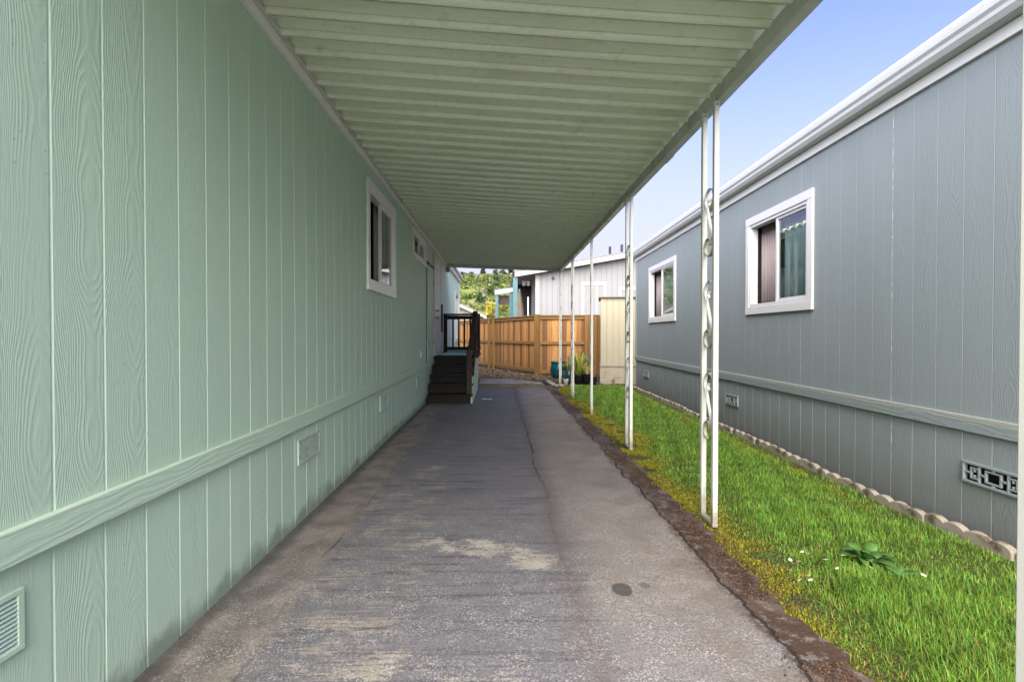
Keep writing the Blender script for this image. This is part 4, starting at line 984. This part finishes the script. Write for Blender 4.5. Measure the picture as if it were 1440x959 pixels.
# ------------------------------------------------------------------ pots by the posts
def pot(root, prof, mat, name='pot'): m = MB(); m.lathe(prof, n=28); return m.build(name, mat, root, smooth=True)
def glaze(name, c, rough=.15): return painted(name, c, rough, .3, 10, .1, k3(c, .5), spec=.6)
M['tealglaze'] = glaze('teal_glaze', (.006, .06, .07)); M['blueglaze'] = glaze('blue_glaze', (.02, .07, .11)); M['blackpot'] = painted('black_nursery_plastic', (.02, .02, .02), .5, .2, 9, .1); M['whitepot'] = painted('white_ceramic', (.6, .6, .58), .4, .2, 9, .1)
M['strap'] = painted('strap_leaf', (.22, .3, .04), .5, .3, 16, .1, (.36, .3, .05)); M['greyleaf'] = painted('grey_leaf', (.3, .34, .32), .8, .2, 16, .1); M['darkleaf'] = painted('dark_leaf', (.06, .12, .03), .5, .2, 16, .1)
def strap(root, z, n, L, mat, W=.022, name='leaves'):
    m = MB()
    for k in range(n): leaf_blade(m, (random.uniform(-.04, .04), random.uniform(-.04, .04), z), random.uniform(0, 6.28), L*random.uniform(.6, 1.1), W, random.uniform(.9, 1.45), random.uniform(.15, .6), 9, .15)
    m.build(name, mat, root, smooth=True, solid=.0012)
def tuft(root, z, n, r, mat, s=.03):
    m = MB()
    for k in range(n):
        a = random.uniform(0, 6.28); q = r*math.sqrt(random.random()); leaf_blade(m, (q*math.cos(a), q*math.sin(a), z+random.uniform(0, r*1.1)), random.uniform(0, 6.28), s*random.uniform(.8, 1.6), s*.6, random.uniform(.1, 1.2), .2, 4, .2)
    m.build('leaves', mat, root, smooth=True, solid=.001)
def at(xp, y): return px(xp, y)
bp = empty('plant_pot', (at(785, 14.6), 14.6, .0), 0, 'large teal glazed pot without plant in front of the fence', 'pot')
pot(bp, [(0, 0), (.12, 0), (.19, .12), (.215, .27), (.195, .4), (.185, .43), (.21, .44), (.21, .47), (.18, .47), (.165, .42), (.15, .36)], M['tealglaze'])
m = MB(); m.lathe([(0, .38), (.16, .38)], n=20); m.build('soil', M['soil'], bp)
pb = empty('potted_plant', (at(800, 13.3), 13.3, 0), 0, 'strap leaved plant in a dark blue pot between the two farthest posts', 'potted plant')
pot(pb, [(0, 0), (.09, 0), (.13, .2), (.14, .3), (.12, .3), (.11, .26), (0, .26)], M['blueglaze']); strap(pb, .27, 30, .62, M['strap'], .03)
pd = empty('potted_plant', (at(815, 12.9), 12.9, 0), 0, 'tall yellow green plant in a black pot just right of the second farthest post', 'potted plant')
pot(pd, [(0, 0), (.1, 0), (.13, .22), (.14, .23), (.12, .23), (.11, .2), (0, .2)], M['blackpot']); strap(pd, .2, 46, .85, M['strap'], .036)
pe = empty('potted_plant', (at(826, 12.75), 12.75, 0), 0, 'yellow leafed plant with pale tips in a black pot left of the third farthest post', 'potted plant')
pot(pe, [(0, 0), (.09, 0), (.12, .26), (.13, .27), (.11, .27), (.1, .22), (0, .22)], M['blackpot']); strap(pe, .24, 22, .45, painted('yellow_leaf', (.42, .36, .1), .6, .2, 12, .1), .07); tuft(pe, .58, 30, .07, M['greyleaf'], .05)
pf = empty('potted_plant', (at(803, 14.2), 14.2, .02), 0, 'grey leaved bushy plant in a black pot behind the blue pot', 'potted plant')
pot(pf, [(0, 0), (.1, 0), (.14, .26), (.15, .27), (.13, .27), (.12, .22), (0, .22)], M['blackpot']); tuft(pf, .3, 110, .17, M['greyleaf'], .06)
pg = empty('potted_plant', (at(796, 12.7), 12.7, 0), 0, 'little leafy plant in a small white pot at the foot of the farthest posts', 'potted plant')
pot(pg, [(0, 0), (.05, 0), (.065, .14), (.07, .15), (.06, .15), (.055, .12), (0, .12)], M['whitepot']); tuft(pg, .15, 45, .09, M['darkleaf'], .04)
ph = empty('plant_pot', (at(835, 12.6), 12.6, 0), 0, 'empty black nursery pot by the third farthest post', 'pot')
pot(ph, [(0, 0), (.07, 0), (.09, .2), (.1, .21), (.085, .21), (.075, .16), (0, .14)], M['blackpot'])
# small stones edging the bed
M['stone'] = painted('pale_stone', (.34, .3, .25), .9, .3, 14, .7)
for i, (xp, y, s) in enumerate(((778, 12.75, .07), (783, 12.55, .05), (790, 12.5, .06), (806, 12.35, .08), (813, 12.2, .06), (819, 12.3, .05), (774, 13.1, .08), (771, 13.5, .07))):
    bm_ = bmesh.new(); bmesh.ops.create_icosphere(bm_, subdivisions=2, radius=s)
    for v in bm_.verts: v.co *= 1+.22*math.sin(v.co.x*60+i)*math.cos(v.co.y*55+2*i); v.co.z *= .6
    me = bpy.data.meshes.new('stone'); bm_.to_mesh(me); bm_.free(); me.materials.append(M['stone']); me.polygons.foreach_set('use_smooth', [True]*len(me.polygons))
    o = bpy.data.objects.new('stone', me); C.objects.link(o); o.location = (at(xp, y), y, s*.3); o.rotation_euler.z = i
    tag(o, 'pale rough stone lying at the edge of the planting bed near the pots', 'stone', 'stones along the planting bed')
